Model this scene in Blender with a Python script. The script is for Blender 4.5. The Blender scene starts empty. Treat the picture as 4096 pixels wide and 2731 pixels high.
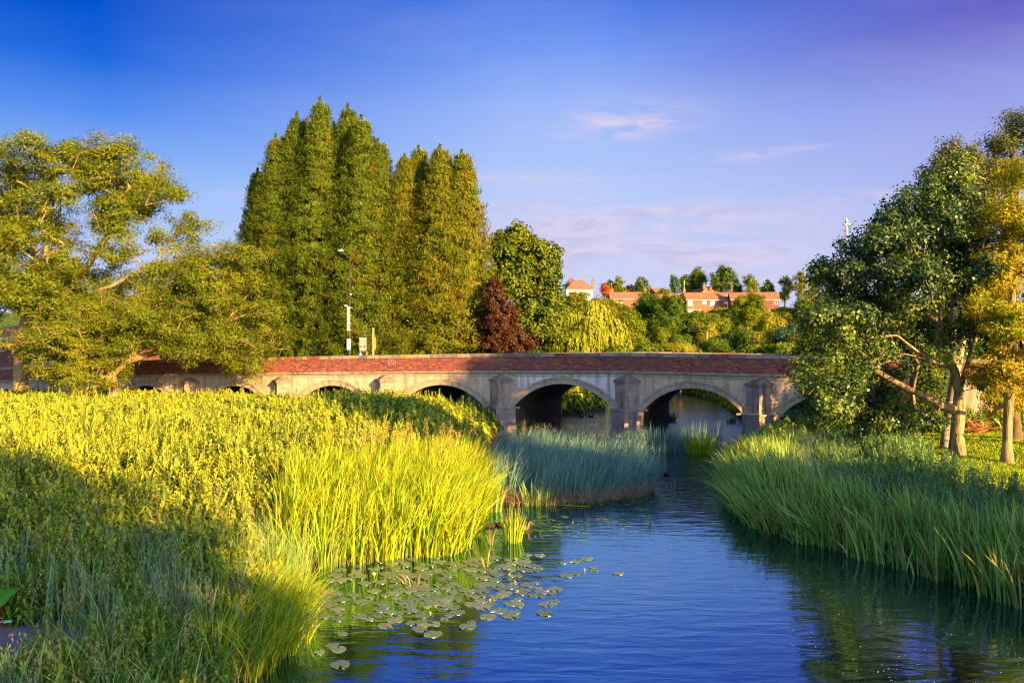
import bpy, math, random
import numpy as np
from mathutils import Vector, Matrix
sc = bpy.context.scene
R = math.radians
# ---------------------------------------------------------------- camera
CAMH = 5.3
cam_d = bpy.data.cameras.new("camera"); cam = bpy.data.objects.new("camera", cam_d)
sc.collection.objects.link(cam); sc.camera = cam
cam_d.lens = 28.0; cam_d.sensor_width = 36.0; cam_d.clip_start = 0.1; cam_d.clip_end = 5000
cam.location = (0, 0, CAMH); cam.rotation_euler = (R(90.44), 0, 0)
# ---------------------------------------------------------------- sun, world, exposure
SUN_AZ, SUN_EL = 40.0, 14.0
S = Vector((math.sin(R(SUN_AZ))*math.cos(R(SUN_EL)), -math.cos(R(SUN_AZ))*math.cos(R(SUN_EL)), math.sin(R(SUN_EL))))
sun_d = bpy.data.lights.new("sun", 'SUN'); sun = bpy.data.objects.new("sun", sun_d); sc.collection.objects.link(sun)
sun_d.energy = 5.0; sun_d.angle = R(0.5); sun_d.color = (1.0, 0.63, 0.20)
sun.rotation_euler = (-S).to_track_quat('-Z', 'Y').to_euler(); sun.location = (60, -70, 40)
sc.view_settings.view_transform = 'Standard'; sc.view_settings.look = 'None'
sc.view_settings.exposure = 1.75; sc.view_settings.gamma = 1.0; sc.view_settings.use_curve_mapping = False
EXPO = 2 ** sc.view_settings.exposure
sc.render.engine = 'CYCLES'
sc.cycles.max_bounces = 5; sc.cycles.diffuse_bounces = 3; sc.cycles.glossy_bounces = 3
sc.cycles.transmission_bounces = 3; sc.cycles.transparent_max_bounces = 6
sc.cycles.caustics_reflective = False; sc.cycles.caustics_refractive = False
sc.cycles.use_denoising = True; sc.cycles.denoising_prefilter = 'ACCURATE'; sc.cycles.denoising_input_passes = 'RGB_ALBEDO_NORMAL'
sc.cycles.filter_width = 1.15; sc.cycles.use_adaptive_sampling = False; sc.cycles.sample_clamp_indirect = 6.0

def srgb(r, g, b):
    f = lambda c: ((c/255)/12.92 if c/255 <= .04045 else ((c/255+.055)/1.055)**2.4)
    return (f(r), f(g), f(b), 1)

class NT:
    """small node-tree writer"""
    def __init__(s, tree): s.t = tree; s.n = tree.nodes; s.l = tree.links
    def add(s, kind, **kw):
        n = s.n.new(kind)
        for k, v in kw.items():
            if k == 'ins':
                for a, b in v.items():
                    if hasattr(b, 'is_output'): s.l.new(b, n.inputs[a])
                    else: n.inputs[a].default_value = b
            else: setattr(n, k, v)
        return n
    def math(s, op, a, b=0.0, clamp=False):
        n = s.n.new('ShaderNodeMath'); n.operation = op; n.use_clamp = clamp
        for i, v in enumerate((a, b)):
            if hasattr(v, 'is_output'): s.l.new(v, n.inputs[i])
            else: n.inputs[i].default_value = v
        return n.outputs[0]
    def mix(s, fac, a, b, mode='MIX'):
        n = s.n.new('ShaderNodeMix'); n.data_type = 'RGBA'; n.blend_type = mode
        for i, v in ((0, fac), (6, a), (7, b)):
            if hasattr(v, 'is_output'): s.l.new(v, n.inputs[i])
            else: n.inputs[i].default_value = v
        return n.outputs[2]
    def ramp(s, fac, stops, interp='LINEAR'):
        n = s.n.new('ShaderNodeValToRGB'); cr = n.color_ramp; cr.interpolation = interp
        while len(cr.elements) < len(stops): cr.elements.new(0.5)
        for e, (p, c) in zip(cr.elements, stops):
            e.position = p; e.color = c if len(c) == 4 else (*c, 1)
        s.l.new(fac, n.inputs[0]); return n.outputs[0]
    def noise(s, vec, scale, detail=3, rough=.55, dist=0.0):
        n = s.n.new('ShaderNodeTexNoise'); n.inputs['Scale'].default_value = scale
        n.inputs['Detail'].default_value = detail; n.inputs['Roughness'].default_value = rough
        n.inputs['Distortion'].default_value = dist
        if vec is not None: s.l.new(vec, n.inputs['Vector'])
        return n.outputs['Fac']
    def mapping(s, vec, scale=(1, 1, 1), loc=(0, 0, 0), rot=(0, 0, 0)):
        n = s.n.new('ShaderNodeMapping'); n.inputs['Scale'].default_value = scale
        n.inputs['Location'].default_value = loc; n.inputs['Rotation'].default_value = rot
        s.l.new(vec, n.inputs['Vector']); return n.outputs[0]

# world: physically placed dusk sky (Nishita round the sun, deep polarised blue opposite it) with thin cloud
world = bpy.data.worlds.new("World"); sc.world = world; world.use_nodes = True
W = NT(world.node_tree); W.n.clear()
tc = W.add('ShaderNodeTexCoord'); sp = W.add('ShaderNodeSeparateXYZ', ins={0: tc.outputs['Generated']})
dx, dy, dz = sp.outputs
sky = W.add('ShaderNodeTexSky'); sky.sky_type = 'NISHITA'; sky.sun_disc = False
sky.sun_elevation = R(SUN_EL); sky.sun_rotation = R(180-SUN_AZ); sky.air_density = 1.0; sky.dust_density = 1.0
SK = 10.0/EXPO
def k(r, g, b, m=1.0):
    c = srgb(r, g, b); return (c[0]*m, c[1]*m, c[2]*m, 1)
ele = W.ramp(dz, [(0.0, k(206, 210, 242)), (0.08, k(204, 214, 247)), (0.18, k(184, 207, 251)), (0.29, k(154, 184, 250)),
                  (0.345, k(118, 158, 245)), (0.40, k(72, 124, 232)), (0.50, k(8, 78, 206)), (0.66, k(20, 88, 210)), (1.0, k(100, 150, 240, 1.2))])
# azimuth tint of the upper sky: cyan-blue on the left, violet on the right
hi = W.math('MULTIPLY', W.math('SUBTRACT', dz, 0.10, True), 3.8, True)
eleL = W.ramp(dz, [(0.0, k(200, 208, 242)), (0.10, k(192, 210, 249)), (0.18, k(150, 190, 250)), (0.25, k(84, 146, 242)), (0.31, k(20, 104, 224)), (0.36, k(0, 84, 206)), (0.60, k(0, 60, 180)), (1.0, k(60, 120, 220))])
eleR = W.ramp(dz, [(0.0, k(210, 208, 238)), (0.10, k(200, 204, 242)), (0.18, k(172, 184, 240)), (0.26, k(148, 160, 234)), (0.33, k(104, 102, 202)), (0.40, k(80, 80, 186)), (1.0, k(70, 110, 210))])
azl = W.math('MULTIPLY', W.math('SUBTRACT', W.math('MULTIPLY', dx, -1.0), 0.0, True), 2.3, True)
azr = W.math('MULTIPLY', W.math('SUBTRACT', dx, 0.10, True), 2.6, True)
c1 = W.mix(azl, ele, eleL)
c2 = W.mix(azr, c1, eleR)
# thin clouds: gnomonic coordinates (x/y, z/y) are directions on the dome, masked to where wisps float
ysafe = W.math('MAXIMUM', dy, 0.05)
gu = W.math('DIVIDE', dx, ysafe); gv = W.math('DIVIDE', dz, ysafe)
cv = W.add('ShaderNodeCombineXYZ', ins={0: gu, 1: gv}).outputs[0]
def gauss(u0, v0, su, sv, tilt=0.0):
    a = W.math('SUBTRACT', gu, u0); b = W.math('SUBTRACT', W.math('SUBTRACT', gv, v0), W.math('MULTIPLY', a, tilt))
    a = W.math('POWER', W.math('ABSOLUTE', W.math('DIVIDE', a, su)), 2.0); b = W.math('POWER', W.math('ABSOLUTE', W.math('DIVIDE', b, sv)), 2.0)
    return W.math('EXPONENT', W.math('MULTIPLY', W.math('ADD', a, b), -1.0))
n1 = W.noise(W.mapping(cv, (5, 34, 1), (3.1, 0, 0), (0, 0, R(-4))), 1.0, 6, .62, .6)
n2 = W.noise(W.mapping(cv, (16, 60, 1), (0, 1.3, 0), (0, 0, R(9))), 1.0, 5, .6, .5)
m1 = gauss(.15, .135, .24, .048, -.04); m2 = gauss(.145, .282, .075, .020, .08); m3 = gauss(.42, .186, .10, .010, .06)
m4 = gauss(.00, .215, .14, .008, -.02); m5 = gauss(.29, .24, .05, .008, .05); m6 = gauss(-.33, .192, .04, .006); m7 = gauss(.355, .250, .035, .004, .1)
band = W.math('MULTIPLY', W.ramp(n1, [(.38, (0, 0, 0)), (.62, (1, 1, 1))]), m1)
wis = W.math('ADD', W.math('ADD', W.math('MULTIPLY', m2, 1.9), m3), W.math('ADD', W.math('ADD', m4, m5), W.math('ADD', m6, m7)))
wis = W.math('MULTIPLY', W.ramp(n2, [(.36, (0, 0, 0)), (.68, (1, 1, 1))]), wis)
cl = W.math('ADD', W.math('MULTIPLY', band, 1.7), W.math('MULTIPLY', wis, .75), True)
haze_n = W.noise(W.mapping(cv, (2.2, 9, 1)), 1.0, 4, .5)
c3 = W.mix(W.math('MULTIPLY', cl, .8), c2, k(226, 212, 236))
c3 = W.mix(W.math('MULTIPLY', W.math('MULTIPLY', band, W.ramp(n2, [(.45, (0, 0, 0)), (.6, (1, 1, 1))])), .55), c3, k(150, 158, 214))
c3 = W.mix(W.math('MULTIPLY', W.math('MULTIPLY', W.ramp(haze_n, [(.45, (0, 0, 0)), (.75, (1, 1, 1))]), .22), W.math('SUBTRACT', 1.0, W.math('MULTIPLY', azl, hi), True)), c3, k(196, 196, 236))
c3 = W.add('ShaderNodeVectorMath', operation='SCALE', ins={0: c3, 'Scale': SK}).outputs[0]
back = W.ramp(W.math('ADD', W.math('MULTIPLY', dy, .5), .5), [(.30, (1, 1, 1)), (.55, (0, 0, 0))])
skb = W.add('ShaderNodeVectorMath', operation='MULTIPLY', ins={0: sky.outputs[0], 1: (.62, .82, 1.12)}).outputs[0]
fin = W.mix(back, c3, skb)
bg = W.add('ShaderNodeBackground', ins={'Color': fin, 'Strength': 0.1})
wo = W.add('ShaderNodeOutputWorld'); W.l.new(bg.outputs[0], wo.inputs[0])

# ---------------------------------------------------------------- object helpers
COL = sc.collection
def tag(o, label=None, cat=None, group=None, kind=None):
    if label: o['label'] = label
    if cat: o['category'] = cat
    if group: o['group'] = group
    if kind: o['kind'] = kind
    return o
def empty(name, loc=(0, 0, 0), rz=0.0):
    o = bpy.data.objects.new(name, None); o.empty_display_size = .3; COL.objects.link(o)
    o.location = loc; o.rotation_euler = (0, 0, rz); return o
def mesh_np(name, verts, faces, mat, parent=None, smooth=False):
    """faces: (n,k) int array, or list of such arrays / list of tuples"""
    me = bpy.data.meshes.new(name)
    verts = np.asarray(verts, dtype=np.float32).reshape(-1, 3)
    if isinstance(faces, np.ndarray): faces = [faces]
    groups = []
    if len(faces) and isinstance(faces[0], (tuple, list)):
        loops = [i for f in faces for i in f]; tot = [len(f) for f in faces]
        loops = np.array(loops, dtype=np.int32); tot = np.array(tot, dtype=np.int32)
    else:
        faces = [f for f in faces if len(f)]
        loops = np.concatenate([f.ravel() for f in faces]).astype(np.int32)
        tot = np.concatenate([np.full(len(f), f.shape[1], dtype=np.int32) for f in faces])
    start = np.concatenate([[0], np.cumsum(tot)[:-1]]).astype(np.int32)
    me.vertices.add(len(verts)); me.vertices.foreach_set('co', verts.ravel())
    me.loops.add(len(loops)); me.loops.foreach_set('vertex_index', loops)
    me.polygons.add(len(tot)); me.polygons.foreach_set('loop_start', start)
    me.polygons.foreach_set('use_smooth', np.full(len(tot), bool(smooth)))
    me.update(calc_edges=True)
    me.materials.append(mat)
    o = bpy.data.objects.new(name, me); COL.objects.link(o)
    if parent: o.parent = parent
    return o
class MB:
    def __init__(s): s.v = []; s.f = []
    def quad(s, *p):
        n = len(s.v); s.v += [tuple(q) for q in p]; s.f.append(tuple(range(n, n+len(p))))
    def box(s, x0, x1, y0, y1, z0, z1):
        n = len(s.v)
        s.v += [(x0, y0, z0), (x1, y0, z0), (x1, y1, z0), (x0, y1, z0), (x0, y0, z1), (x1, y0, z1), (x1, y1, z1), (x0, y1, z1)]
        for f in ((0, 3, 2, 1), (4, 5, 6, 7), (0, 1, 5, 4), (1, 2, 6, 5), (2, 3, 7, 6), (3, 0, 4, 7)): s.f.append(tuple(n+i for i in f))
        return s
    def tube(s, pts, radii, k=8, caps=True):
        pts = [Vector(p) for p in pts]
        if not hasattr(radii, '__len__'): radii = [radii]*len(pts)
        n0 = len(s.v)
        for i, p in enumerate(pts):
            d = (pts[min(i+1, len(pts)-1)]-pts[max(i-1, 0)]).normalized()
            a = d.cross(Vector((0, 0, 1)) if abs(d.z) < .9 else Vector((1, 0, 0))).normalized(); b = d.cross(a)
            for j in range(k):
                t = 2*math.pi*j/k; s.v.append(tuple(p+(a*math.cos(t)+b*math.sin(t))*radii[i]))
        for i in range(len(pts)-1):
            for j in range(k):
                s.f.append((n0+i*k+j, n0+i*k+(j+1) % k, n0+(i+1)*k+(j+1) % k, n0+(i+1)*k+j))
        if caps:
            s.f.append(tuple(n0+j for j in range(k))[::-1]); s.f.append(tuple(n0+(len(pts)-1)*k+j for j in range(k)))
        return s
    def loft(s, rings):
        """closed rings of equal length"""
        n0 = len(s.v); k_ = len(rings[0])
        for r in rings: s.v += [tuple(p) for p in r]
        for i in range(len(rings)-1):
            for j in range(k_): s.f.append((n0+i*k_+j, n0+i*k_+(j+1) % k_, n0+(i+1)*k_+(j+1) % k_, n0+(i+1)*k_+j))
        s.f.append(tuple(n0+j for j in range(k_))[::-1]); s.f.append(tuple(n0+(len(rings)-1)*k_+j for j in range(k_)))
        return s
    def build(s, name, mat, parent=None, smooth=False, bevel=0):
        o = mesh_np(name, s.v, s.f, mat, parent, smooth)
        if bevel:
            m = o.modifiers.new('bevel', 'BEVEL'); m.width = bevel; m.segments = 2; m.limit_method = 'ANGLE'
        return o

# ---------------------------------------------------------------- materials
def new_mat(name):
    m = bpy.data.materials.new(name); m.use_nodes = True; t = NT(m.node_tree); t.n.clear()
    t.out = t.add('ShaderNodeOutputMaterial'); return m, t
def simple(name, col, rough=.7, metal=0.0, var=.25, scale=3.0, spec=.3):
    m, t = new_mat(name); tcn = t.add('ShaderNodeTexCoord')
    n = t.noise(tcn.outputs['Object'], scale, 4)
    c = t.mix(t.ramp(n, [(.35, (0, 0, 0)), (.65, (1, 1, 1))]), tuple(x*(1-var) for x in col[:3])+(1,), tuple(min(1, x*(1+var)) for x in col[:3])+(1,))
    b = t.add('ShaderNodeBsdfPrincipled', ins={'Base Color': c, 'Roughness': rough, 'Metallic': metal, 'Specular IOR Level': spec})
    t.l.new(b.outputs[0], t.out.inputs[0]); return m
def leaf_mat(name, cols, patch=None, patch_scale=.35, trans=.28, gloss=.012, patch_lo=.5, patch_hi=.62):
    """cols: colours spread leaf by leaf; patch: second list of colours in soft clumps"""
    m, t = new_mat(name); g = t.add('ShaderNodeNewGeometry')
    st = lambda cs: [((i+.5)/len(cs), c) for i, c in enumerate(cs)]
    c = t.ramp(g.outputs['Random Per Island'], st(cols))
    if patch:
        n = t.noise(g.outputs['Position'], patch_scale, 4, .6)
        c = t.mix(t.ramp(n, [(patch_lo, (0, 0, 0)), (patch_hi, (1, 1, 1))]), c, t.ramp(g.outputs['Random Per Island'], st(patch)))
    n2 = t.noise(g.outputs['Position'], 1.3, 2)
    hv = t.add('ShaderNodeHueSaturation', ins={'Color': c, 'Value': t.math('ADD', t.math('MULTIPLY', n2, .8), .6)}).outputs[0]
    d = t.add('ShaderNodeBsdfDiffuse', ins={'Color': hv}).outputs[0]
    tr = t.add('ShaderNodeBsdfTranslucent', ins={'Color': t.mix(1.0, hv, (1.15, 1.2, .4, 1), 'MULTIPLY')}).outputs[0]
    mx = t.add('ShaderNodeMixShader', ins={0: trans, 1: d, 2: tr}).outputs[0]
    if gloss:
        gl = t.add('ShaderNodeBsdfGlossy', ins={'Roughness': .45, 'Color': (1, 1, 1, 1)}).outputs[0]
        mx = t.add('ShaderNodeMixShader', ins={0: gloss, 1: mx, 2: gl}).outputs[0]
    t.l.new(mx, t.out.inputs[0]); return m
def bark_mat(name, c0, c1, scale=6.0, stretch=(1, 1, .25), bands=False):
    m, t = new_mat(name); g = t.add('ShaderNodeNewGeometry')
    v = t.mapping(g.outputs['Position'], stretch)
    n = t.noise(v, scale, 5, .65)
    c = t.mix(t.ramp(n, [(.35, (0, 0, 0)), (.65, (1, 1, 1))]), c0, c1)
    if bands:
        nb = t.noise(t.mapping(g.outputs['Position'], (1.2, 1.2, 7)), 2.2, 3)
        c = t.mix(t.ramp(nb, [(.56, (0, 0, 0)), (.62, (1, 1, 1))]), c, (.035, .03, .025, 1))
    bmp = t.add('ShaderNodeBump', ins={'Height': n, 'Strength': .6, 'Distance': .04}).outputs[0]
    b = t.add('ShaderNodeBsdfPrincipled', ins={'Base Color': c, 'Roughness': .9, 'Specular IOR Level': .15, 'Normal': bmp})
    t.l.new(b.outputs[0], t.out.inputs[0]); return m

# ---------------------------------------------------------------- picture geometry -> places
FPX, HY = 3186.0, 1390.0
def at(px, py, Y): return ((px-2048)/FPX*Y, Y, CAMH+(HY-py)/FPX*Y)
TH = math.atan(.36); DX, DY = math.cos(TH), -math.sin(TH)         # bridge direction
NX, NY = math.sin(TH), math.cos(TH)                               # away from camera
BR0 = (0.0, 49.0)
def bw(s, n): return (BR0[0]+s*DX+n*NX, BR0[1]+s*DY+n*NY)
def s_at(px, n):
    u = (px-2048)/FPX
    # (s DX + n NX) = u (49 + s DY + n NY)
    return (u*(BR0[1]+n*NY)-n*NX-BR0[0])/(DX-u*DY)
def bl(px, n): s = s_at(px, n); return (*bw(s, n), s)
_ks = [-75, -43.6, -37.9, -27, -17.1, -11.4, -1, 7.1, 14.85, 30, 50]
_kz = [2.6, 3.70, 4.04, 4.42, 4.65, 4.77, 4.93, 5.00, 4.90, 4.62, 4.3]
def topz(s): return np.interp(s, _ks, _kz) - 0.0

# ---------------------------------------------------------------- terrain
RIVER = np.array([(-5.5, -30), (-4.4, 4), (-4.2, 12.6), (-3.9, 14.8), (-4.6, 16.4), (-5.4, 17.6), (-5.0, 18.8), (-3.6, 19.9), (-1.6, 20.8), (-1.25, 25.4),
                  (-1.1, 32), (-1.2, 40), (-1.0, 47), (0.6, 53), (2.6, 60), (4.4, 64), (7.8, 67.5), (11, 76), (13.0, 88), (12.0, 104), (14, 112),
                  (18, 112), (18.5, 100), (20.5, 88), (20.2, 77), (18.2, 66), (16.6, 55), (14.6, 46), (12.5, 41), (9.8, 34), (7.9, 28.5), (7.3, 25.4), (7.5, 22.8),
                  (8.7, 20.8), (9.3, 19.4), (10.0, 18.2), (10.5, 16.6), (11.4, 14.8), (12.3, 10), (14, -30)], dtype=float)
def sdf(x, y):
    x = np.asarray(x, float); y = np.asarray(y, float)
    d = np.full(x.shape, 1e9); inside = np.zeros(x.shape, bool); P = RIVER; Q = np.roll(RIVER, -1, 0)
    for (ax, ay), (bx, by) in zip(P, Q):
        ex, ey = bx-ax, by-ay; t = np.clip(((x-ax)*ex+(y-ay)*ey)/(ex*ex+ey*ey), 0, 1)
        d = np.minimum(d, np.hypot(x-ax-t*ex, y-ay-t*ey))
        c = (ay > y) != (by > y)
        with np.errstate(divide='ignore', invalid='ignore'):
            xi = ax+(y-ay)/(by-ay if by != ay else 1e-9)*ex
        inside ^= c & (x < xi)
    return np.where(inside, -d, d)
def sstep(a, b, x): t = np.clip((x-a)/(b-a), 0, 1); return t*t*(3-2*t)
def ground(x, y):
    x = np.asarray(x, float); y = np.asarray(y, float); d = sdf(x, y)
    land = .28*sstep(0, .8, d)+.42*sstep(.5, 3.5, d)+.35*sstep(3, 9, d)
    z = np.where(d < 0, -np.minimum(1.1, -d*.55)-.02, -.02+land)
    n = (x-BR0[0])*NX+(y-BR0[1])*NY; s = (x-BR0[0])*DX+(y-BR0[1])*DY
    z = z+.75*np.exp(-(((x+6.5)/4.5)**2+((y-44)/5.0)**2))*sstep(.2, 3, d)
    z = z+sstep(3.5, 6, d)*np.where(x > 6, .18, 0)*(y < 60)
    far = sstep(0, 1, (d-1.0)/6)
    z = z+far*(.9*sstep(10, 20, n))
    z = z+far*(14.3*sstep(108, 255, y)+3.2*sstep(255, 330, y))
    z = z+far*.12*np.sin(x*.55+np.sin(y*.3))*np.sin(y*.47+1)*(y < 100)
    # embankment that carries the road off the left end of the bridge
    emb = sstep(-33, -40, s)*sstep(-1.2, .4, n)*sstep(17, 12, n)
    z = np.where(emb > 0, np.maximum(z, emb*(topz(s)-1.35)), z)
    emb2 = sstep(24, 30, s)*sstep(-.6, .6, n)*sstep(17, 12, n)
    z = np.where(emb2 > 0, np.maximum(z, emb2*(topz(s)-1.35)), z)
    return z
# ---------------------------------------------------------------- vegetation builders (numpy)
def scatter(rng, x0, x1, y0, y1, dens):
    n = int((x1-x0)*(y1-y0)*dens); return rng.uniform(x0, x1, n), rng.uniform(y0, y1, n)
def blades(rng, base, h, w, lean_dir, lean, curl=0.0, K=5, face=None):
    """base (N,3), h,w,lean (N,), lean_dir angle (N,). returns verts, quads. Strip that bends over along lean_dir"""
    N = len(base); t = np.linspace(0, 1, K+1)
    ld = np.stack([np.cos(lean_dir), np.sin(lean_dir), np.zeros(N)], 1)
    tt = t[None, :]
    out = lean[:, None]*(tt**1.9)*h[:, None]
    up = h[:, None]*(tt-.42*np.minimum(lean[:, None]**2, 1.6)*tt**2.6)
    p = base[:, None, :]+ld[:, None, :]*out[..., None]
    p[..., 2] += up
    if face is None: face = rng.uniform(0, math.pi, N)
    sd = np.stack([np.cos(face), np.sin(face), np.zeros(N)], 1)
    wt = np.minimum(1.0, (1-t)*2.4)**.8*np.minimum(1, .55+t*2); wt[-1] = .04
    off = sd[:, None, :]*(w[:, None]*wt[None, :]*.5)[..., None]
    v = np.stack([p-off, p+off], 2).reshape(-1, 3)
    i0 = (np.arange(N)*(K+1)*2)[:, None]; kk = (np.arange(K)*2)[None, :]
    a = i0+kk; f = np.stack([a, a+1, a+3, a+2], 2).reshape(-1, 4)
    return v, f
def stamp(rng, tv, tf, base, sc_, rot, tilt=.12):
    """instances of a template (tv verts, tf quads) as one mesh"""
    N = len(base); c, s_ = np.cos(rot), np.sin(rot)
    x = tv[None, :, 0]*c[:, None]-tv[None, :, 1]*s_[:, None]; y = tv[None, :, 0]*s_[:, None]+tv[None, :, 1]*c[:, None]
    z = np.repeat(tv[None, :, 2], N, 0)
    tx = rng.normal(0, tilt, N)[:, None]; ty = rng.normal(0, tilt, N)[:, None]
    sx = sc_[:, 0:1] if sc_.ndim == 2 else sc_[:, None]; sz = sc_[:, 1:2] if sc_.ndim == 2 else sc_[:, None]
    x = x*sx+tx*z*sz; y = y*sx+ty*z*sz; z = z*sz
    v = np.stack([x+base[:, 0:1], y+base[:, 1:2], z+base[:, 2:3]], 2).reshape(-1, 3)
    f = (tf[None]+(np.arange(N)*len(tv))[:, None, None]).reshape(-1, 4)
    return v, f
def leafquads(rng, pos, nrm, size, aspect=.55, droop=0.0, axis=None):
    """one diamond leaf per position; nrm approximate normals"""
    N = len(pos); nrm = nrm/np.maximum(np.linalg.norm(nrm, axis=1, keepdims=True), 1e-6)
    if axis is None: axis = rng.normal(0, 1, (N, 3)); axis[:, 2] -= droop
    a = axis-nrm*(axis*nrm).sum(1, keepdims=True); a /= np.maximum(np.linalg.norm(a, axis=1, keepdims=True), 1e-6)
    b = np.cross(nrm, a); s = size[:, None]
    v = np.stack([pos-a*s*.5, pos+b*s*aspect*.5+a*s*.02, pos+a*s*.5, pos-b*s*aspect*.5+a*s*.02], 1)
    v[:, 2] -= 0
    f = np.arange(N*4).reshape(N, 4)
    return v.reshape(-1, 3), f
def cat(parts):
    V = []; F = []; n = 0
    for v, f in parts:
        V.append(v); F.append(f+n); n += len(v)
    return np.concatenate(V), np.concatenate(F)
def tubes_np(p0, p1, r0, r1, k=5):
    N = len(p0); d = p1-p0; L = np.linalg.norm(d, axis=1, keepdims=True); d = d/np.maximum(L, 1e-6)
    ref = np.where(np.abs(d[:, 2:3]) < .9, np.array([[0, 0, 1.0]]), np.array([[1.0, 0, 0]]))
    a = np.cross(d, ref); a /= np.maximum(np.linalg.norm(a, axis=1, keepdims=True), 1e-6); b = np.cross(d, a)
    th = 2*np.pi*np.arange(k)/k; ring = a[:, None, :]*np.cos(th)[None, :, None]+b[:, None, :]*np.sin(th)[None, :, None]
    v0 = (p0-d*r0[:, None]*.4)[:, None, :]+ring*r0[:, None, None]; v1 = (p1+d*r1[:, None]*.4)[:, None, :]+ring*r1[:, None, None]
    v = np.concatenate([v0, v1], 1).reshape(-1, 3); i0 = (np.arange(N)*2*k)[:, None]; j = np.arange(k)[None, :]; j2 = (j+1) % k
    f = np.stack([i0+j, i0+j2, i0+k+j2, i0+k+j], 2).reshape(-1, 4)
    return v, f
def sample_lobes(rng, lobes, n, shell=.45):
    L = np.array([l[:6] for l in lobes], float); w = (L[:, 3]*L[:, 4]*L[:, 5])**.75; w /= w.sum()
    i = rng.choice(len(L), n, p=w); d = rng.normal(0, 1, (n, 3)); d /= np.linalg.norm(d, axis=1, keepdims=True)
    r = rng.uniform(0, 1, n)**shell
    return L[i, :3]+d*L[i, 3:6]*r[:, None], d, i
def skeleton(rng, trunk, targets, R0, rtip=.014, step=.9, wob=.12, sag=0.0, pen=.35):
    """connect every target to the growing tree. trunk: list of points or list of polylines; returns nodes, parent, radii"""
    nodes = []; par = []
    polys = trunk if isinstance(trunk[0][0], (tuple, list)) else [trunk]
    for q, poly in enumerate(polys):
        pr = -1
        if q > 0:
            dd = [sum((a-b)**2 for a, b in zip(n_, poly[0])) for n_ in nodes]; pr = int(np.argmin(dd))
        for j, p in enumerate(poly):
            if q > 0 and j == 0: continue
            last = nodes[pr] if pr >= 0 else None
            if last is not None:
                L = math.dist(last, p); m = max(1, int(L/step))
                for u in range(1, m):
                    nodes.append(tuple(last[c]+(p[c]-last[c])*u/m+rng.normal(0, wob*.12) for c in range(3))); par.append(pr); pr = len(nodes)-1
            nodes.append(tuple(p)); par.append(pr); pr = len(nodes)-1
    nodes = np.array(nodes, float); par = list(par)
    base = nodes[0]; cap = len(nodes); A = np.zeros((len(nodes)+len(targets)*40, 3)); A[:cap] = nodes
    PL = np.zeros(len(A)); 
    for i in range(1, cap): PL[i] = PL[par[i]]+np.linalg.norm(A[i]-A[par[i]])
    tips = []
    order = np.argsort(np.linalg.norm(targets-base, axis=1))
    zmin = min(base[2]+1.0, targets[:, 2].min()-.5)
    for ti in order:
        T = targets[ti]; dv = T-A[:cap]; dist = np.linalg.norm(dv, axis=1)
        cost = dist+pen*PL[:cap]*.6+np.maximum(0, A[:cap, 2]-T[2])*.35
        if cap > 3: cost[:2] += 2.0
        j = int(np.argmin(cost)); p = A[j].copy(); L = dist[j]; m = int(min(30, max(1, round(L/step)))); pr = j
        w = rng.normal(0, wob, 3)*L*.5
        for u in range(1, m+1):
            f = u/m; q = p+(T-p)*f+w*math.sin(math.pi*f)+rng.normal(0, wob*.35, 3)*(u < m); q[2] += (-sag)*math.sin(math.pi*f)*L*.2
            A[cap] = q; par.append(pr); PL[cap] = PL[pr]+L/m; pr = cap; cap += 1
        tips.append(cap-1)
    cnt = np.zeros(cap); cnt[tips] = 1
    for i in range(cap-1, 0, -1):
        if par[i] >= 0: cnt[par[i]] += cnt[i]
    cnt = np.maximum(cnt, 1); p_ = math.log(R0/rtip)/math.log(max(cnt.max(), 2))
    rad = rtip*cnt**p_
    return A[:cap], np.array(par), rad, np.array(tips)
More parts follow.
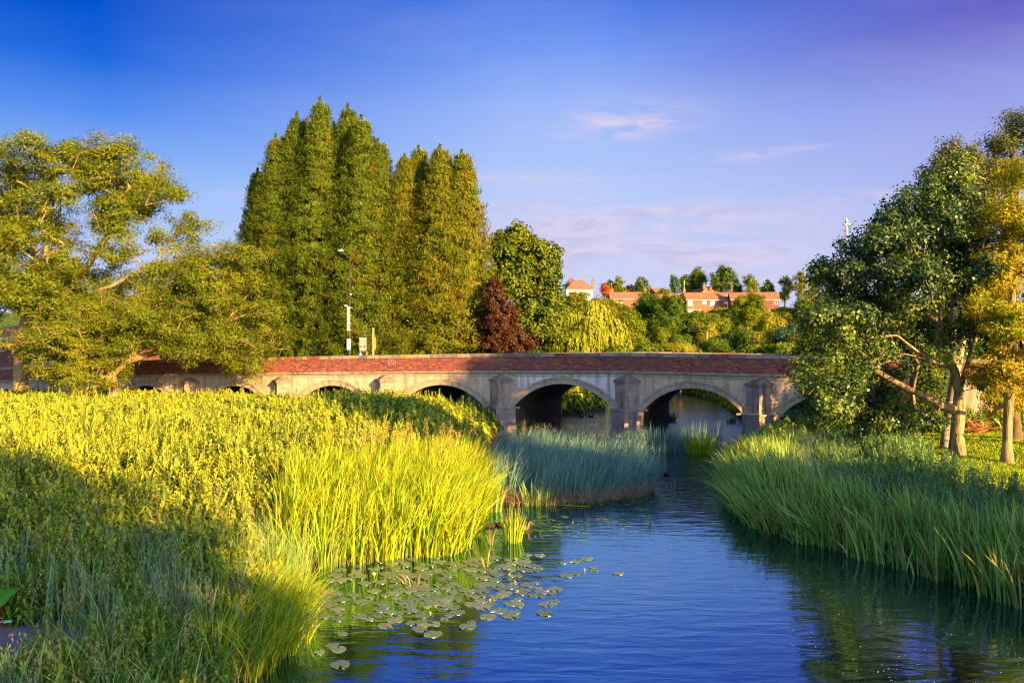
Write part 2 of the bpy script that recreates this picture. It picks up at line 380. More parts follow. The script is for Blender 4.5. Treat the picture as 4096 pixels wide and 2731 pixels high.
def make_tree(name, label, cat_, base, trunk, lobes, leaf, bark, seed=1, ntarget=200, per=40, size=.15, cluster=.6, R0=.3,
              group=None, aspect=.6, shell=.45, droop=.3, outward=.9, wob=.12, sag=0., up=.35, flat=.75, twigs=0, rmin=0.0, aniso=None, k=5, pen=.35, rtip=.014):
    rng = np.random.default_rng(seed); root = empty(name, tuple(base)); tag(root, label, cat_, group)
    B = np.array(base, float)
    T, D, li = sample_lobes(rng, lobes, ntarget, shell)
    A, par, rad, tips = skeleton(rng, trunk, T, R0, rtip=rtip, wob=wob, sag=sag, pen=pen)
    m = (par >= 0) & (rad > rmin); idx = np.where(m)[0]
    v, f = tubes_np(A[par[idx]]-B, A[idx]-B, np.maximum(rad[par[idx]]*.0+np.minimum(rad[par[idx]], rad[idx]*1.35), rad[idx]), rad[idx], k)
    parts = [(v, f)]
    # root flare
    fl0 = np.array([[0, 0, -.25]]); fl1 = np.array([[0, 0, .8]])
    parts.append(tubes_np(A[:1]-B+fl0, A[:1]-B+fl1, np.array([rad[0]*1.6]), np.array([rad[0]*.9]), 10))
    if twigs:
        c = rng.integers(0, len(tips), twigs); p0 = A[tips[c]]-B; dd = rng.normal(0, 1, (twigs, 3)); dd[:, 2] = dd[:, 2]*.5-.15
        dd *= (cluster*.9/np.linalg.norm(dd, axis=1))[:, None]
        mid = p0+dd*.5+rng.normal(0, .05, dd.shape); end = p0+dd+np.array([0, 0, -.08])
        rr = np.full(twigs, .017); parts += [tubes_np(p0, mid, rr, rr*.8, 3), tubes_np(mid, end, rr*.8, rr*.5, 3)]
    v, f = cat(parts); mesh_np('trunk', v, f, bark, root, smooth=True)
    # leaves
    n = ntarget*per; c = np.repeat(np.arange(ntarget), per)
    off = rng.normal(0, 1, (n, 3)); off /= np.linalg.norm(off, axis=1, keepdims=True)
    off *= (cluster*rng.uniform(.05, 1, n)**.55)[:, None]; off[:, 2] *= flat
    cs = rng.uniform(.65, 1.25, ntarget)[c][:, None]
    pos = T[c]+off*cs
    ctr = np.array([l[:3] for l in lobes])[li][c]
    nr = (pos-ctr); nr /= np.maximum(np.linalg.norm(nr, axis=1, keepdims=True), .01)
    nr = nr*outward+off/cluster*.5+rng.normal(0, .55, (n, 3)); nr[:, 2] += up
    ax = None
    if aniso is not None: ax = rng.normal(0, .5, (n, 3))+np.array(aniso)
    v, f = leafquads(rng, pos-B, nr, size*rng.uniform(.6, 1.3, n), aspect, droop, ax)
    mesh_np('crown', v, f, leaf, root)
    return root
def leylandii(label, x, y, z0, z1, R_, leaf, bark, seed, n=26000, size=.21, group=None, prof=.5):
    rng = np.random.default_rng(seed); root = empty('leyland_cypress', (x, y, z0)); tag(root, label, 'tree', group)
    H = z1-z0
    MB().tube([(0, 0, -.3), (0, 0, H*.5), (0, 0, H*.97)], [.42, .25, .03], 8).build('trunk', bark, root, True)
    t = rng.uniform(0, 1, n)**.9; az = rng.uniform(0, 2*np.pi, n)
    def rad(t): return R_*(np.clip((1-t)/prof, 0, 1)**.8)*(.9+.1*np.clip(t/.2, 0, 1))*(1-.12*np.clip((1-t), 0, 1)*0)+.12
    ph = rng.uniform(0, 6.28, 6); lump = 1+.06*np.sin(az*3+ph[0]+t*2)+.09*np.sin(az*5+ph[1]-t*3.1)+.05*np.sin(az*9+ph[2]+t*14)
    # branch-spray clumps: points gather round spray centres
    nc = n//42; ct = rng.uniform(0, 1, nc)**.9; ca = rng.uniform(0, 2*np.pi, nc); cr = rng.uniform(.66, 1.13, nc)+(rng.uniform(0, 1, nc) < .22)*rng.uniform(.05, .35, nc)
    ci = rng.integers(0, nc, n); lumpc = (1+.06*np.sin(ca*3+ph[0]+ct*2)+.05*np.sin(ca*5+ph[1]-ct*3.1)+.06*np.sin(ca*9+ph[2]+ct*14))
    r0 = rad(ct)*lumpc*cr+.12
    out = rng.uniform(-.55, .45, n); ang = rng.normal(0, .22, n)
    C = np.stack([np.cos(ca)*r0, np.sin(ca)*r0, ct*H], 1)[ci]
    dir_ = np.stack([np.cos(ca), np.sin(ca), np.full(nc, .55)], 1)[ci]; tang = np.stack([-np.sin(ca), np.cos(ca), np.zeros(nc)], 1)[ci]
    P = C+dir_*out[:, None]*.75+tang*(rng.normal(0, .30, n)*(1-out*.8))[:, None]; P[:, 2] += rng.normal(0, .14, n)
    nr = dir_*np.array([1, 1, .2])+rng.normal(0, .45, (n, 3)); nr[:, 2] += .35
    ax = dir_*.9+rng.normal(0, .40, (n, 3)); ax[:, 2] += .45
    v, f = leafquads(rng, P, nr, size*1.15*rng.uniform(.6, 1.35, n), .30, 0, ax)
    # leader shoots on top
    q = 700; tp = rng.uniform(.90, 1.035, q); a2 = rng.uniform(0, 6.28, q); rr = np.maximum(.02, (1.03-tp))*R_*1.0
    P2 = np.stack([np.cos(a2)*rr+.12*np.sin(tp*60), np.sin(a2)*rr, tp*H], 1); ax2 = np.stack([np.cos(a2)*.8, np.sin(a2)*.8, np.full(q, .8)], 1)
    v2, f2 = leafquads(rng, P2, rng.normal(0, 1, (q, 3)), np.full(q, .24), .3, 0, ax2)
    # shaded inner foliage that closes the crown
    m = n//10; ti = rng.uniform(0, .97, m); ai = rng.uniform(0, 6.28, m); ri = rad(ti)*rng.uniform(.3, .72, m)
    P3 = np.stack([np.cos(ai)*ri, np.sin(ai)*ri, ti*H], 1); nr3 = np.stack([np.cos(ai), np.sin(ai), np.zeros(m)], 1)+rng.normal(0, .3, (m, 3))
    v3, f3 = leafquads(rng, P3, nr3, np.full(m, .75), .8)
    v, f = cat([(v, f), (v2, f2), (v3, f3)]); mesh_np('crown', v, f, leaf, root)
    return root
def weeping(label, x, y, z0, z1, R_, leaf, bark, seed, n=420, group=None):
    rng = np.random.default_rng(seed); root = empty('weeping_willow', (x, y, z0)); tag(root, label, 'tree', group); H = z1-z0
    parts = []; br = []
    heads = [(0, 0, 1.0, .55), (-.45, -.1, .88, .5), (.5, -.15, .80, .5), (-.1, -.5, .8, .5), (.2, .45, .85, .5), (.8, 0, .58, .35), (-.8, .1, .62, .35), (.35, -.6, .62, .4), (-.45, -.6, .66, .4), (.75, -.4, .45, .3)]
    for hx, hy, hz, hr in heads:
        c = np.array([hx*R_, hy*R_, hz*H]); rr = hr*R_
        br.append(((0, 0, H*.2), tuple(c*np.array([.6, .6, .75])), tuple(c-np.array([0, 0, .4]))))
        m = int(n*hr/2.2*1.6)
        a = rng.uniform(0, 6.28, m); q = np.sqrt(rng.uniform(0, 1, m)); px = c[0]+np.cos(a)*rr*q; py = c[1]+np.sin(a)*rr*q
        pz = c[2]-.55*rr*q**2.2; L = np.minimum(pz-.4, H*rng.uniform(.25, .62, m)*(.35+.65*q))
        k_ = 26; u = np.linspace(0, 1, k_)[None, :]
        sway = rng.normal(0, .12, m)[:, None]*u**1.3
        X = px[:, None]+np.cos(a)[:, None]*(.5*np.sin(u*1.6))*q[:, None]*.9+sway; Y = py[:, None]+np.sin(a)[:, None]*(.5*np.sin(u*1.6))*.9*q[:, None]; Z = pz[:, None]+.25*np.sin(u*3)*(1-q[:, None])-L[:, None]*u
        P = np.stack([X, Y, Z], 2).reshape(-1, 3)+rng.normal(0, .07, (m*k_, 3))
        N_ = np.repeat(np.stack([np.cos(a), np.sin(a)-.2, np.full(m, .3)], 1), k_, 0)+rng.normal(0, .45, (m*k_, 3))
        ax = np.tile(np.array([[0, 0, -1.0]]), (m*k_, 1))+rng.normal(0, .22, (m*k_, 3))
        parts.append(leafquads(rng, P, N_, rng.uniform(.35, .62, m*k_), .34, 0, ax))
    v, f = cat(parts); mesh_np('crown', v, f, leaf, root)
    mb = MB(); mb.tube([(0, 0, -.3), (.1, 0, H*.22)], [.55, .42], 8)
    for b in br: mb.tube(b, [.28, .14, .05], 6)
    mb.build('trunk', bark, root, True); return root
def fill_lobes(rng, poly, Y, n, r0, r1, depth, gaps=()):
    """n crown lobes spread through an outline given in picture places, with depth"""
    P = np.array(poly, float)*1.7415; out = []; G = np.array(gaps, float).reshape(-1, 3)*1.7415
    while len(out) < n:
        x, y = rng.uniform(P[:, 0].min(), P[:, 0].max()), rng.uniform(P[:, 1].min(), P[:, 1].max()); ins = False
        for (ax, ay), (bx, by) in zip(P, np.roll(P, -1, 0)):
            if (ay > y) != (by > y) and x < ax+(y-ay)/(by-ay)*(bx-ax): ins = not ins
        if not ins or any((x-a)**2+(y-b)**2 < c*c for a, b, c in G): continue
        if any((x-o[0])**2+(y-o[1])**2 < (.55*r0*1.74)**2 and rng.uniform() < .8 for o in out): continue
        out.append((x, y))
    L = []
    for x, y in out:
        Yq = Y+rng.uniform(-1, 1)*depth; r = rng.uniform(r0, r1)*1.7415; p = at(x, y, Yq); a = r*Yq/FPX
        L.append((p[0], p[1], p[2], a*1.15, a*1.1, a*.8))
    return L
def auto_lobes(rng, cx, cy, z0, z1, rx, ry, n=7, low=.25):
    """irregular crown made of an inner body and bumps"""
    H = z1-z0; L = [(cx, cy, z0+H*.52, rx*.72, ry*.72, H*.40)]
    for i in range(n):
        a = 2*math.pi*(i+rng.uniform(-.3, .3))/n; q = rng.uniform(.35, .66); zz = rng.uniform(low, .8)
        r = rng.uniform(.26, .42); wz = 1-.5*abs(zz-.45)
        L.append((cx+math.cos(a)*rx*q*wz, cy+math.sin(a)*ry*q*wz, z0+H*zz, rx*r, ry*r, H*r*.62))
    L.append((cx+rng.uniform(-.2, .2)*rx, cy, z0+H*.82, rx*.36, ry*.36, H*.20))
    return L
# ================================================================ SETTING
def ground_mat():
    m, t = new_mat('soil_and_turf'); g = t.add('ShaderNodeNewGeometry'); P = g.outputs['Position']
    n = t.noise(P, .5, 5, .6); n2 = t.noise(P, 6, 4, .6); n3 = t.noise(P, 45, 3, .6)
    grass = t.mix(t.ramp(n, [(.35, (0, 0, 0)), (.65, (1, 1, 1))]), (.10, .17, .02, 1), (.17, .22, .025, 1))
    grass = t.mix(t.math('MULTIPLY', n3, .6), grass, (.05, .09, .012, 1))
    soil = t.mix(n2, (.06, .04, .028, 1), (.13, .095, .07, 1))
    sx = t.add('ShaderNodeSeparateXYZ', ins={0: P}).outputs
    # lawn lies right of the river; elsewhere damp soil under the plants, dry grass on the far slope
    lawn = t.math('MULTIPLY', t.math('GREATER_THAN', sx[0], 12.0), t.math('LESS_THAN', sx[1], 60.0))
    farm = t.ramp(t.math('MULTIPLY', sx[1], .004), [(.26, (0, 0, 0)), (.32, (1, 1, 1))])
    msk = t.math('MAXIMUM', lawn, farm)
    msk = t.math('MULTIPLY', msk, t.ramp(n2, [(.28, (0.2, .2, .2)), (.42, (1, 1, 1))]))
    c = t.mix(msk, soil, grass)
    dry = t.ramp(t.math('MULTIPLY', sx[1], .004), [(.90, (0, 0, 0)), (.95, (1, 1, 1))])
    c = t.mix(t.math('MULTIPLY', dry, .8), c, (.36, .26, .08, 1))
    bmp = t.add('ShaderNodeBump', ins={'Height': t.math('ADD', n2, n3), 'Strength': .5, 'Distance': .06}).outputs[0]
    b = t.add('ShaderNodeBsdfPrincipled', ins={'Base Color': c, 'Roughness': .95, 'Specular IOR Level': .1, 'Normal': bmp})
    t.l.new(b.outputs[0], t.out.inputs[0]); return m
def axis_pts(a, b, fine, step, far, growth=1.16):
    mid = list(np.arange(a, b+.01, step)); lo = []; hi = []; s_ = step; v = a
    while v > -far: s_ *= growth; v -= s_; lo.append(v)
    s_ = step; v = b
    while v < far: s_ *= growth; v += s_; hi.append(v)
    return np.array(lo[::-1]+mid+hi)
gx = axis_pts(-48, 34, 0, .45, 2500); gy = axis_pts(2, 112, 0, .5, 2500)
GX, GY = np.meshgrid(gx, gy); GZ = ground(GX, GY); ny_, nx_ = GX.shape
far_r = np.hypot(GX, GY-100); GZ = np.where(far_r > 500, GZ*np.clip(1-(far_r-500)/1500, .3, 1), GZ)
ii = (np.arange(ny_-1)[:, None]*nx_+np.arange(nx_-1)[None, :]).ravel()
gf = np.stack([ii, ii+1, ii+nx_+1, ii+nx_], 1)
go = mesh_np('ground', np.stack([GX, GY, GZ], 2), gf, ground_mat(), smooth=True); tag(go, kind='structure')
GZI = (gx, gy, GZ)
def gz(x, y):
    return ground(x, y)

# river water
def water_mat():
    m, t = new_mat('river_water'); g = t.add('ShaderNodeNewGeometry'); P = g.outputs['Position']
    sx = t.add('ShaderNodeSeparateXYZ', ins={0: P}).outputs
    w1 = t.noise(t.mapping(P, (.75, 2.6, 1), rot=(0, 0, R(8))), 1.3, 2, .45, .5)
    w2 = t.noise(t.mapping(P, (1.1, 2.8, 1), rot=(0, 0, R(-14))), 4.6, 3, .55, .3)
    w3 = t.noise(t.mapping(P, (1.0, 2.2, 1)), 11.0, 2, .6, .2)
    w4 = t.noise(P, .35, 3)                                    # calmer and rougher stretches
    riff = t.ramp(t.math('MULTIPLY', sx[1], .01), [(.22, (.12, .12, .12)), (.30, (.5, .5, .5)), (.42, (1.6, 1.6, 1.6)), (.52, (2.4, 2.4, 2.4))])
    h = t.math('ADD', t.math('MULTIPLY', w1, 1.2), t.math('MULTIPLY', w2, .16))
    h = t.math('ADD', h, t.math('MULTIPLY', w3, t.math('MULTIPLY', t.math('SUBTRACT', riff, .12, True), .26)))
    amp = t.math('MULTIPLY', t.math('ADD', t.math('MULTIPLY', riff, .9), .42), t.math('ADD', w4, .5))
    bmp = t.add('ShaderNodeBump', ins={'Height': t.math('MULTIPLY', h, amp), 'Strength': 1.0, 'Distance': .017}).outputs[0]
    fr = t.add('ShaderNodeFresnel', ins={'IOR': 2.7, 'Normal': bmp}).outputs[0]
    fr = t.math('MULTIPLY', t.math('POWER', fr, .55), 1.0, True)
    body = t.add('ShaderNodeBsdfDiffuse', ins={'Color': (.006, .010, .012, 1)}).outputs[0]
    gl = t.add('ShaderNodeBsdfGlossy', ins={'Roughness': .03, 'Color': t.mix(t.ramp(t.math('MULTIPLY', sx[1], .01), [(.36, (0, 0, 0)), (.50, (1, 1, 1))]), (.42, .72, 1, 1), (.92, .95, 1, 1)), 'Normal': bmp}).outputs[0]  # reflection tint painted paler far off, in place of brighter sky on the water
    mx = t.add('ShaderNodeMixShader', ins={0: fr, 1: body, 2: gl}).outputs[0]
    t.l.new(mx, t.out.inputs[0]); return m
wv = [(-9, -40, 0), (17, -40, 0), (17, 118, 0), (-9, 118, 0), (30, 50, 0), (30, 118, 0)]
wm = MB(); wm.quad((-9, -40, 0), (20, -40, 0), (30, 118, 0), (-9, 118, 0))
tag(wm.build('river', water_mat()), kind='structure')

# ================================================================ BRIDGE
def P_obj(t): return t.add('ShaderNodeTexCoord').outputs['Object']
def render_mat():
    m, t = new_mat('weathered_render'); P = P_obj(t)
    big = t.noise(t.mapping(P, (1, 1, 1.6)), .32, 3, .5); n = t.noise(P, 1.7, 6, .65); f = t.noise(P, 14, 4, .6)
    c = t.mix(t.ramp(n, [(.35, (0, 0, 0)), (.66, (1, 1, 1))]), (.56, .38, .27, 1), (.72, .51, .37, 1))
    sx = t.add('ShaderNodeSeparateXYZ', ins={0: P}).outputs
    # large pale patch of newer plaster round the second arch, with a ragged edge
    u = t.math('ADD', sx[0], t.math('MULTIPLY', n, 1.2))
    reg = t.math('MULTIPLY', t.math('GREATER_THAN', u, 1.0), t.math('LESS_THAN', u, 7.0))
    c = t.mix(t.math('MULTIPLY', reg, .85), c, (.84, .69, .70, 1))
    chips = t.ramp(t.noise(t.mapping(P, (1, 1, 1.3)), .9, 5, .7, .5), [(.655, (0, 0, 0)), (.665, (1, 1, 1))])
    c = t.mix(t.math('MULTIPLY', chips, .8), c, (.80, .74, .68, 1))
    # rain streaks and soot
    st = t.noise(t.mapping(P, (2.2, 2.2, .16)), 1.4, 4, .6)
    c = t.mix(t.ramp(st, [(.47, (0, 0, 0)), (.70, (.75, .75, .75))]), c, (.16, .11, .10, 1))
    c = t.mix(t.ramp(f, [(.5, (0, 0, 0)), (.8, (.35, .35, .35))]), c, (.30, .22, .16, 1))
    wl = t.ramp(t.math('ADD', t.math('MULTIPLY', sx[2], .5), t.math('MULTIPLY', n, .3)), [(.18, (1, 1, 1)), (.42, (0, 0, 0))])
    c = t.mix(t.math('MULTIPLY', wl, .55), c, (.15, .12, .09, 1))
    bmp = t.add('ShaderNodeBump', ins={'Height': t.math('ADD', n, t.math('MULTIPLY', f, .3)), 'Strength': .35, 'Distance': .04}).outputs[0]
    b = t.add('ShaderNodeBsdfPrincipled', ins={'Base Color': c, 'Roughness': .9, 'Specular IOR Level': .15, 'Normal': bmp})
    t.l.new(b.outputs[0], t.out.inputs[0]); return m
def stone_mat(name, c0, c1, dark=.5, lichen=0.0):
    m, t = new_mat(name); P = P_obj(t); n = t.noise(P, 2.2, 6, .65); f = t.noise(P, 12, 4, .6); st = t.noise(t.mapping(P, (3, 3, .4)), 1.3, 4, .6)
    c = t.mix(t.ramp(n, [(.35, (0, 0, 0)), (.65, (1, 1, 1))]), c0, c1)
    c = t.mix(t.ramp(st, [(.5, (0, 0, 0)), (.7, (dark,)*3)]), c, (.10, .075, .065, 1))
    c = t.mix(t.ramp(f, [(.55, (0, 0, 0)), (.75, (.5, .5, .5))]), c, (.14, .10, .08, 1))
    if lichen: c = t.mix(t.ramp(t.noise(P, 5, 5, .7), [(.60, (0, 0, 0)), (.64, (lichen,)*3)]), c, (.62, .52, .42, 1))
    jt = t.add('ShaderNodeTexBrick', ins={'Vector': t.mapping(t.add('ShaderNodeCombineXYZ', ins={0: t.math('ADD', t.add('ShaderNodeSeparateXYZ', ins={0: P}).outputs[0], t.add('ShaderNodeSeparateXYZ', ins={0: P}).outputs[1]), 1: t.add('ShaderNodeSeparateXYZ', ins={0: P}).outputs[2]}).outputs[0], (1, 1, 1)), 'Color1': (.72, .72, .72, 1), 'Color2': (1, 1, 1, 1), 'Mortar': (.35, .35, .35, 1), 'Scale': 1.0, 'Mortar Size': .012, 'Brick Width': .62, 'Row Height': .31})
    c = t.mix(.45, c, jt.outputs['Color'], 'MULTIPLY')
    bmp = t.add('ShaderNodeBump', ins={'Height': t.math('ADD', n, f), 'Strength': .4, 'Distance': .04}).outputs[0]
    b = t.add('ShaderNodeBsdfPrincipled', ins={'Base Color': c, 'Roughness': .9, 'Specular IOR Level': .15, 'Normal': bmp})
    t.l.new(b.outputs[0], t.out.inputs[0]); return m
def brick_mat(name, cA, cB, mortar=(.20, .15, .12, 1), purple=True, axes='xz', scale=1.0, cC=(.30, .055, .05, 1)):
    m, t = new_mat(name); P = P_obj(t); s_ = t.add('ShaderNodeSeparateXYZ', ins={0: P}).outputs
    u = s_[0] if axes == 'xz' else s_[1]
    if name.startswith('bridge'):     # courses follow the hump of the bridge
        zz = s_[2]
        v = t.add('ShaderNodeUVMap').outputs[0]
    else:
        v = t.add('ShaderNodeCombineXYZ', ins={0: t.math('ADD', s_[0], s_[1]), 1: s_[2]}).outputs[0]
    def br(seed, c1, c2, mo):
        b = t.add('ShaderNodeTexBrick', ins={'Vector': t.mapping(v, (1, 1, 1), (seed*0.0, 0, 0)), 'Color1': c1, 'Color2': c2, 'Mortar': mo, 'Scale': 1.0, 'Mortar Size': .009,
            'Mortar Smooth': .2, 'Bias': 0.0, 'Brick Width': .235*scale, 'Row Height': .075*scale}); return b
    b1 = br(0, (0, 0, 0, 1), (1, 1, 1, 1), (.5, .5, .5, 1))
    col = t.ramp(b1.outputs['Color'], [(0, (cC[0]*.35, cC[1]*.5, cC[2]*.9, 1)), (.25, cC), (.45, cB), (.68, cA), (.86, (min(.8, cA[0]*1.25), cA[1]*1.9, cA[2]*1.2, 1))], 'CONSTANT')
    big = t.noise(P, .5, 4, .6)
    col = t.mix(t.ramp(big, [(.40, (0, 0, 0)), (.62, (.55, .55, .55))]), col, (.24, .06, .055, 1))
    col = t.mix(b1.outputs['Fac'], col, mortar)
    dirt = t.noise(t.mapping(P, (1.5, 1.5, .5)), 1.2, 5, .65)
    col = t.mix(t.ramp(dirt, [(.55, (0, 0, 0)), (.78, (.6, .6, .6))]), col, (.10, .06, .055, 1))
    bmp = t.add('ShaderNodeBump', ins={'Height': b1.outputs['Fac'], 'Strength': .4, 'Distance': -.01}).outputs[0]
    b = t.add('ShaderNodeBsdfPrincipled', ins={'Base Color': col, 'Roughness': .85, 'Specular IOR Level': .2, 'Normal': bmp})
    t.l.new(b.outputs[0], t.out.inputs[0]); return m
def coping_mat():
    m, t = new_mat('coping_stone'); P = P_obj(t); s_ = t.add('ShaderNodeSeparateXYZ', ins={0: P}).outputs
    cell = t.math('FLOOR', t.math('DIVIDE', s_[0], .92)); wn = t.add('ShaderNodeTexWhiteNoise', noise_dimensions='1D'); t.l.new(cell, wn.inputs['W'])
    fr = t.math('FRACT', t.math('DIVIDE', s_[0], .92)); joint = t.math('LESS_THAN', fr, .03)
    c = t.ramp(wn.outputs[0], [(0, (.16, .13, .12, 1)), (.2, (.26, .22, .19, 1)), (.45, (.20, .16, .15, 1)), (.62, (.36, .28, .20, 1)), (.74, (.24, .06, .05, 1)), (.82, (.30, .25, .22, 1))], 'CONSTANT')
    n = t.noise(P, 3, 6, .7); c = t.mix(t.ramp(n, [(.45, (0, 0, 0)), (.7, (.6, .6, .6))]), c, (.42, .32, .2, 1))
    # orange lichen on the stones by the lamp column
    li = t.math('MULTIPLY', t.math('GREATER_THAN', t.noise(P, 1.1, 5, .7), .53), t.math('LESS_THAN', s_[0], -6.0))
    c = t.mix(t.math('MULTIPLY', li, .7), c, (.52, .30, .05, 1))
    c = t.mix(joint, c, (.06, .05, .045, 1))
    b = t.add('ShaderNodeBsdfPrincipled', ins={'Base Color': c, 'Roughness': .9, 'Specular IOR Level': .15})
    t.l.new(b.outputs[0], t.out.inputs[0]); return m
M_render = render_mat()
M_stone = stone_mat('pier_stone', (.34, .23, .20, 1), (.50, .34, .28, 1), .75)
M_cap = stone_mat('cap_stone', (.24, .17, .15, 1), (.34, .25, .20, 1), .8, .6)
M_ring = stone_mat('arch_stone', (.46, .33, .25, 1), (.62, .45, .33, 1), .5)
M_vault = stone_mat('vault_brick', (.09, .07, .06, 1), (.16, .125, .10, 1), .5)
M_string = stone_mat('string_stone', (.34, .27, .22, 1), (.48, .38, .29, 1), .6)
M_brick = brick_mat('bridge_brick', (.36, .075, .035, 1), (.22, .045, .045, 1))
M_coping = coping_mat()
M_asphalt = simple('asphalt', (.05, .05, .052, 1), .9, var=.3, scale=8)

ARCH = [(-20.6, 2.65, 2.62), (-12.7, 2.85, 2.76), (-4.75, 3.05, 2.93), (3.22, 3.12, 3.12), (10.88, 2.86, 3.00), (18.3, 2.8, 2.80), (-28.6, 2.6, 2.50)]
PIER = [-24.6, -16.75, -8.8, -.72, 7.15, 14.56, 22.1, -32.6]
RISE = 1.5; BWID = 10.4; BASEZ = -.9
def arch_z(a, s):
    c, w, zc = a; Rr = (w*w+RISE*RISE)/(2*RISE); return zc-Rr+math.sqrt(max(0, Rr*Rr-(s-c)**2))
bridge = empty('stone_bridge', (BR0[0], BR0[1], 0), -TH)
tag(bridge, 'long low bridge with brick parapet and rendered arches crossing the river', 'bridge')
S0, S1 = -72.0, 46.0
sa = sorted(ARCH)
edges = [S0]
segs = []
cur = S0
for a in sa:
    segs.append((cur, a[0]-a[1], None)); segs.append((a[0]-a[1], a[0]+a[1], a)); cur = a[0]+a[1]
segs.append((cur, S1, None))
def zstr(s): return float(topz(s))-1.24          # underside of the string course
for nm, yy in (('spandrel_wall', 0.0), ('spandrel_wall', BWID)):
    mb = MB()
    for (u0, u1, a) in segs:
        n = max(1, int((u1-u0)/(.15 if a else .5)))
        for i in range(n):
            p, q = u0+(u1-u0)*i/n, u0+(u1-u0)*(i+1)/n
            if a: zp, zq = arch_z(a, p), arch_z(a, q)
            else: zp = zq = BASEZ
            mb.quad((p, yy, zp), (q, yy, zq), (q, yy, zstr(q)+.02), (p, yy, zstr(p)+.02))
    mb.build('spandrel_wall', M_render, bridge)
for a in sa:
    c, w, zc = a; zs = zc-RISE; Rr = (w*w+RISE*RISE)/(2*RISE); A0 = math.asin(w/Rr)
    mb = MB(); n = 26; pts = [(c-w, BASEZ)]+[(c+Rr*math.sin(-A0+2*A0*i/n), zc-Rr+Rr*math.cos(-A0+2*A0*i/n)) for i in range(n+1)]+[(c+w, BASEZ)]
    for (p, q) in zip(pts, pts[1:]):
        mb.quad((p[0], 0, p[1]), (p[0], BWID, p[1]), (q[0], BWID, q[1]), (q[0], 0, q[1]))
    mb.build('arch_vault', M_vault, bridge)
    # projecting pier of older masonry inside (rib) seen on the left wall of each vault
    prof = [(0.0, -.055), (.30, -.055), (.31, -.11), (.42, -.11), (.43, 0.0)]
    for side, y0 in ((1, 0.0), (-1, BWID)):
        mb = MB()
        for i in range(n):
            t0, t1 = -A0+2*A0*i/n, -A0+2*A0*(i+1)/n
            for (r0, d0), (r1, d1) in zip(prof, prof[1:]):
                def pt(t_, r_, d_): return (c+(Rr+r_)*math.sin(t_), y0+d_*side, zc-Rr+(Rr+r_)*math.cos(t_))
                mb.quad(pt(t0, r0, d0), pt(t1, r0, d0), pt(t1, r1, d1), pt(t0, r1, d1))
            mb.quad(pt(t0, 0, 0), pt(t1, 0, 0), pt(t1, 0, -.055), pt(t0, 0, -.055))
        if side == 1:
            for sg in (-1, 1):   # voussoir band continues down the jamb to the impost
                x0 = c+sg*w; x1 = c+sg*(w+.24)
                mb.box(min(x0, x1), max(x0, x1), -.05, .0, BASEZ, zs-.0)
        mb.build('arch_ring', M_ring, bridge)
# deck, string, parapets, coping
def long_strip(name, mat, y0, y1, f0, f1, ds=.6, uv=False):
    ss = np.arange(S0, S1+.01, ds); mb = MB(); uvs = []
    for p, q in zip(ss, ss[1:]):
        a0, a1, b0, b1 = f0(p), f1(p), f0(q), f1(q)
        mb.quad((p, y0, a0), (q, y0, b0), (q, y0, b1), (p, y0, a1)); uvs += [(p, 0), (q, 0), (q, b1-b0), (p, a1-a0)]
        mb.quad((q, y1, b0), (p, y1, a0), (p, y1, a1), (q, y1, b1)); uvs += [(q, 0), (p, 0), (p, a1-a0), (q, b1-b0)]
        mb.quad((p, y0, a1), (q, y0, b1), (q, y1, b1), (p, y1, a1)); uvs += [(p, 0), (q, 0), (q, .2), (p, .2)]
        mb.quad((q, y0, b0), (p, y0, a0), (p, y1, a0), (q, y1, b0)); uvs += [(q, 0), (p, 0), (p, .2), (q, .2)]
    o = mb.build(name, mat, bridge)
    if uv:
        lay = o.data.uv_layers.new(name='uv'); lay.data.foreach_set('uv', np.array(uvs, dtype=np.float32).ravel())
    return o
T = lambda s: float(topz(s))
for y0, y1, sg in ((-.02, .40, 1), (BWID-.40, BWID+.02, -1)):
    long_strip('parapet', M_brick, y0, y1, lambda s: T(s)-1.06, lambda s: T(s)-.215, uv=True)
    long_strip('coping', M_coping, y0-.05, y1+.05, lambda s: T(s)-.212, lambda s: T(s), .92)
    if sg == 1:
        long_strip('string_course', M_string, -.16, .30, lambda s: T(s)-1.16, lambda s: T(s)-1.063)
        long_strip('string_course', M_string, -.09, .30, lambda s: T(s)-1.25, lambda s: T(s)-1.163)
        long_strip('drip_course', M_string, -.035, .2, lambda s: T(s)-1.40, lambda s: T(s)-1.36)
    else:
        long_strip('string_course', M_string, BWID-.3, BWID+.14, lambda s: T(s)-1.24, lambda s: T(s)-1.063)
long_strip('road_deck', M_asphalt, .403, BWID-.403, lambda s: T(s)-1.5, lambda s: T(s)-1.15)
